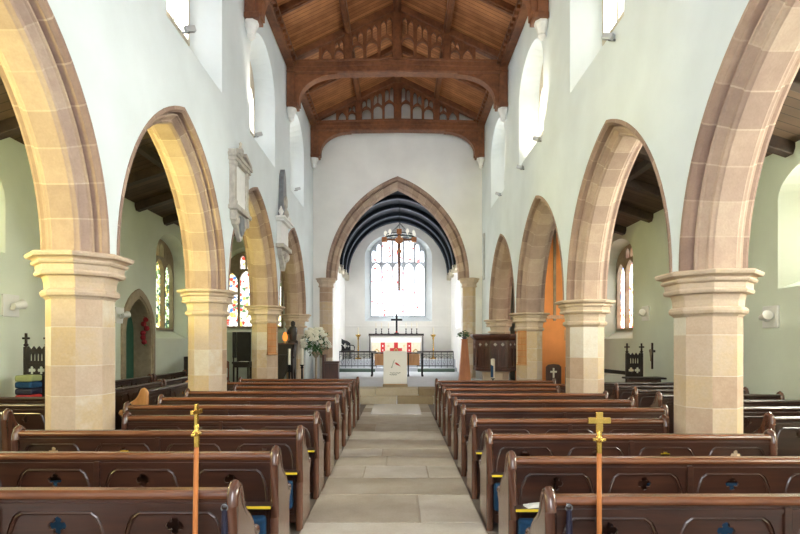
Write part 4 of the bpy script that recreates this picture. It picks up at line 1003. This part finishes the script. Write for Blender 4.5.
b = MB(); b.box(-.03, .03, -.03, 0, 0, .66); b.box(-.14, .14, -.031, 0, .42, .48); b.obj('cross', 'black_wood', t, bevel=.004); b = MB(); b.tube([(0, -.05, .2), (0, -.05, .4), (0, -.055, .5)], [.02, .035, .03], 8); b.obj('figure', 'frame_stone', t, smooth=True)
t = thing('framed_picture', 'small pink toned picture standing on the white bench', 'picture', (5.55, 14.68, .822)); b = MB(); b.box(-.09, .09, -.02, .02, 0, .32); b.obj('frame', 'tan_wood', t, bevel=.005); b = MB(); b.box(-.065, .065, -.025, -.018, .03, .29); b.obj('image', 'red_flower_pale', t)

# ================================================================== chancel furniture
# lectern box with a white fall
t = thing('lectern', 'white draped lectern on top of the chancel steps, in the middle', 'lectern', (-.06, 15.55, .405))
b = MB(); b.box(-.36, .36, -.17, .25, 0, .06); b.obj('plinth', 'step', t, bevel=.006); b = MB(); b.box(-.30, .30, -.08, .22, .06, .96); b.obj('body', 'tan_wood', t)
b = MB(); b.box(-.34, .34, -.13, -.09, .08, 1.02); b.box(-.34, .34, -.13, .22, .985, 1.025); c = b.obj('white_fall', 'white_cloth', t, bevel=.012)
b = MB(); b.plate([(-.02, .70), (.03, .64), (.08, .62), (.16, .585), (.10, .655), (.03, .70)], [], -.137, -.13, ident); b.obj('red_flame_emblem', 'red_cloth', c)['label'] = 'red flame emblem'
b = MB(); b.tube([(-.10, -.133, .58), (-.07, -.133, .64), (-.06, -.133, .70), (-.02, -.133, .78)], .006, 5); b.tube([(-.12, -.133, .55), (-.08, -.133, .58)], .01, 5); b.obj('green_stem_emblem', 'leaf', c)
b = MB()
for z, x0, x1 in ((.40, -.15, .15), (.35, -.16, .05)):
    b.tube([(x0+(x1-x0)*i/30, -.132, z+.018*math.sin(i*1.9)+.01*math.sin(i*.7)) for i in range(31)], .004, 4)
b.obj('stitched_script', 'picture', c)
# pale slab before the steps
b = MB(); b.box(-.62, .58, 12.35, 14.42, .0195, .027); o = b.obj('pale_floor_slab', 'polished_marble', bevel=.003); tag(o, 'pale rectangular slab in the floor at the foot of the chancel steps', 'floor slab')
# nave altar table
t = thing('communion_table', 'pale wooden table with black iron legs behind the white lectern', 'table', (-.02, 20.3, .405))
b = MB(); b.box(-.98, .98, -.35, .35, .86, .90); b.obj('table_top', 'black_wood', t, bevel=.006); b = MB(); b.box(-.84, .84, -.33, -.29, .42, .85); b.obj('front_panel', 'tan_wood', t, bevel=.006)
for x in (-.95, -.42, .42, .95):
    b = MB(); w_ = .022 if abs(x) > .5 else .022; b.box(x-w_, x+w_, -.34, -.26, .36 if abs(x) > .5 else 0, .86); b.box(x-.022, x+.022, -.33, -.28, 0, .5); b.lathe([(.04, 0), (.04, .05), (.024, .09)], 8, (x, -.305, 0)); b.obj('leg', 'iron', t)
for x in (-.95, .95): b = MB(); b.box(x-.025, x+.025, .25, .3, 0, .86); b.obj('leg', 'iron', t)
# altar rails
def rail(x0, x1, label):
    t = thing('altar_rail', label, 'railing', ((x0+x1)/2, 23.55, .56), 0, 'iron altar rails'); a, c = x0-(x0+x1)/2, x1-(x0+x1)/2
    b = MB(); b.box(a, c, -.05, .05, .68, .74); b.obj('top_rail', 'black_wood', t, bevel=.008); b = MB(); b.box(a, c, -.015, .015, .08, .11); b.box(a, c, -.012, .012, .58, .6); b.obj('bottom_rail', 'rail_iron', t)
    n = round((c-a)/.26); p = (c-a)/n
    for i in range(n+1):
        b = MB(); x = a+p*i; b.box(x-.011, x+.011, -.011, .011, 0, .68); b.obj('baluster', 'rail_iron', t)
    for i in range(n):
        b = MB(); x = a+p*(i+.5); b.tube([(q, 0, r) for q, r in arch_pts(p/2, p/2*1.25, p/8, .38, 5, x)], .009, 5); b.tube([(x+.05*math.cos(k*PI/4), 0, .25+.07*math.sin(k*PI/4)) for k in range(9)], .007, 5); b.tube([(x, 0, .11), (x, 0, .18)], .008, 4); b.tube([(x, 0, .32), (x, 0, .54)], .008, 4); b.obj('gothic_scroll', 'rail_iron', t)
rail(-2.58, -.95, 'black iron altar rail with pointed arches, left of the middle gap'); rail(.85, 2.45, 'black iron altar rail with pointed arches, right of the middle gap')
for x, l in ((-1.78, 'long grey-green kneeler on the floor under the left altar rail'), (1.66, 'long grey-green kneeler on the floor under the right altar rail')):
    b = MB(); b.box(-.8, .8, -.2, .1, 0, .13); o = b.obj('rail_kneeler', 'kneel_green', None, (x, 23.2, .405), bevel=.03, bseg=3); tag(o, l, 'kneeler', 'altar rail kneelers')
# high altar
t = thing('high_altar', 'high altar with a cream and red embroidered frontal under the east window', 'altar', (-.08, 25.0, .9))
b = MB(); b.box(-1.12, 1.12, -.3, .3, 0, .98); b.obj('body', 'dark_wood', t); b = MB(); b.box(-1.16, 1.16, -.34, .34, .96, 1.0); b.box(-1.16, 1.16, -.345, -.33, .78, 1.0); b.obj('white_altar_cloth', 'white_cloth', t, bevel=.006)
b = MB(); b.box(-1.13, 1.13, -.33, -.30, .0, .80); fr = b.obj('frontal', 'cream_cloth', t)
for x in (-.62, .60): b = MB(); b.box(x-.10, x+.10, -.338, -.328, .02, .78); b.obj('red_panel', 'red_cloth', fr)['label'] = 'red embroidered panel'
b = MB(); b.box(-.10, .08, -.339, -.328, .06, .78); b.box(-.29, .27, -.339, -.328, .32, .52); b.obj('red_cross', 'red_cloth', fr)['label'] = 'red embroidered cross'
b = MB(); 
for x, z, r in ((-.01, .42, .10), (-.90, .36, .13), (.90, .36, .13), (-.36, .62, .05), (.36, .62, .05)): b.plate(quatrefoil(x, z, r), [quatrefoil(x, z, r*.6)], -.345, -.328, ident)
b.obj('gold_emblem', 'gilt', fr)['label'] = 'gold embroidered emblem'
b = MB()
for x in (-.62, .60):
    for z in (.2, .42, .62): b.plate([(x-.03, z), (x, z-.05), (x+.03, z), (x, z+.05)], [], -.345, -.33, ident)
b.obj('white_motif', 'white_cloth', fr)
t = thing('altar_shelf', 'dark shelf with posts behind the altar carrying the candles', 'shelf', (-.08, 25.55, .9))
b = MB(); b.box(-1.32, 1.32, -.14, .14, 1.10, 1.2); b.obj('shelf', 'black_wood', t, bevel=.01)
for x in (-1.27, 1.27): b = MB(); b.box(x-.022, x+.022, -.03, .03, 0, 1.09); b.obj('post', 'black_wood', t)
for k, u in enumerate((376, 381.6, 388.6, 406, 411.6, 416.8)):
    x = ux(u, 25.55); t = thing('altar_candle', '%s slim white candle on the altar shelf, counted from the left' % ['first', 'second', 'third', 'fourth', 'fifth', 'sixth'][k], 'candle', (x, 25.55, 2.1), 0, 'altar shelf candles')
    b = MB(); b.lathe([(.055, 0), (.05, .02), (.015, .04), (.03, .09), (.015, .13), (.018, .2), (.045, .23), (.045, .24)], 10); b.obj('candlestick', 'iron', t, smooth=True); b = MB(); b.lathe([(.019, .24), (.019, .52), (.006, .53)], 8); b.obj('candle', 'wax', t, smooth=True)
t = thing('altar_cross', 'dark standing cross in the middle of the altar shelf', 'cross', (ux(396.6, 25.5), 25.5, 2.1)); b = MB(); b.box(-.045, .045, -.03, .03, .06, .95); b.box(-.27, .27, -.031, .031, .62, .71); b.obj('cross', 'iron', t, bevel=.012); b = MB(); b.lathe([(.12, 0), (.12, .03), (.06, .05), (.05, .1)], 10); b.obj('foot', 'iron', t); b = MB(); b.ball((.0, -.05, .08), .05, 8); b.obj('red_stone', 'red_cloth', t)
for u, l in ((358.2, 'tall gilt floor candlestick left of the high altar'), (433.2, 'tall gilt floor candlestick right of the high altar')):
    t = thing('floor_candlestick', l, 'candlestick', (ux(u, 25.2), 25.2, .9), 0, 'gilt floor candlesticks')
    b = MB(); b.lathe([(.15, 0), (.14, .04), (.04, .08), (.03, .3), (.055, .36), (.03, .42), (.025, .9), (.05, .96), (.03, 1.0), (.13, 1.12), (.13, 1.15)], 12); b.obj('stem', 'brass', t, smooth=True); b = MB(); b.lathe([(.03, 1.15), (.03, 1.48), (.01, 1.5)], 10); b.obj('candle', 'wax', t, smooth=True)
t = thing('sanctuary_chair', 'dark carved sanctuary chair behind the left altar rail', 'chair', (ux(347, 24.5), 24.5, .9), .5)
b = MB(); b.box(-.27, .27, -.25, .25, .36, .42); b.obj('seat', 'iron', t, bevel=.006); b = MB(); b.plate([(-.27, .42), (.27, .42), (.25, .75), (.1, .85), (-.1, .9), (-.24, 1.0), (-.27, .8)], [quatrefoil(0, .62, .12), quatrefoil(-.17, .68, .06), quatrefoil(.17, .6, .06)], .2, .25, ident); b.obj('carved_back', 'iron', t, bevel=.006)
for s in (-1, 1):
    b = MB(); b.tube([(s*.26, .2, .66), (s*.28, -.1, .64), (s*.27, -.24, .58), (s*.26, -.2, .0)], .025, 6); b.obj('arm', 'iron', t)
    b = MB(); b.box(s*.24-.025, s*.24+.025, .18, .23, 0, .4); b.obj('leg', 'iron', t)
# hanging rood and corona
t = thing('hanging_cross', 'tall brown cross hanging in the chancel before the east window', 'cross', (ux(399.2, 21.5), 21.5, vz(291, 21.5)))
b = MB(); b.box(-.055, .055, -.035, .035, 0, 2.38); b.box(-.60, .60, -.036, .036, 2.02, 2.12); b.obj('cross', 'pew_rail', t, bevel=.008)
b = MB()
for x, z in ((-.6, 2.07), (.6, 2.07), (0, 2.40)): b.box(x-.10, x+.10, -.05, .05, z-.10, z+.10)
b.plate(quatrefoil(0, 2.07, .17), [], -.05, .05, ident); b.plate(quatrefoil(0, 1.62, .10), [], -.05, .05, ident); b.obj('carved_ends', 'orange_wood', t, bevel=.02)
b = MB(); b.tube([(0, 0, 2.45), (0, 0, 3.62)], .008, 5); b.obj('chain', 'iron', t)
t = thing('corona_light', 'round iron hoop chandelier with pale candle lamps, hanging in the chancel', 'chandelier', (ux(400, 22.5), 22.5, vz(238, 22.5)))
b = MB(); b.tube([(.62*math.cos(k*PI/16), .62*math.sin(k*PI/16), 0) for k in range(33)], .04, 6); b.tube([(.58*math.cos(k*PI/16), .58*math.sin(k*PI/16), .12) for k in range(33)], .02, 6)
for k in range(8): a = k*PI/4; b.tube([(.6*math.cos(a), .6*math.sin(a), 0), (.0, 0, .62)], .007, 4)
b.tube([(0, 0, .6), (0, 0, 1.42)], .008, 4); b.obj('hoop', 'iron_green', t)
for k in range(10):
    a = k*PI/5+.2; b = MB(); b.lathe([(.03, .02), (.03, .1), (.065, .13), (.07, .2), (.04, .26), (.01, .29)], 8, (.62*math.cos(a), .62*math.sin(a), 0)); b.obj('candle_lamp', 'lamp_glass', t, smooth=True)
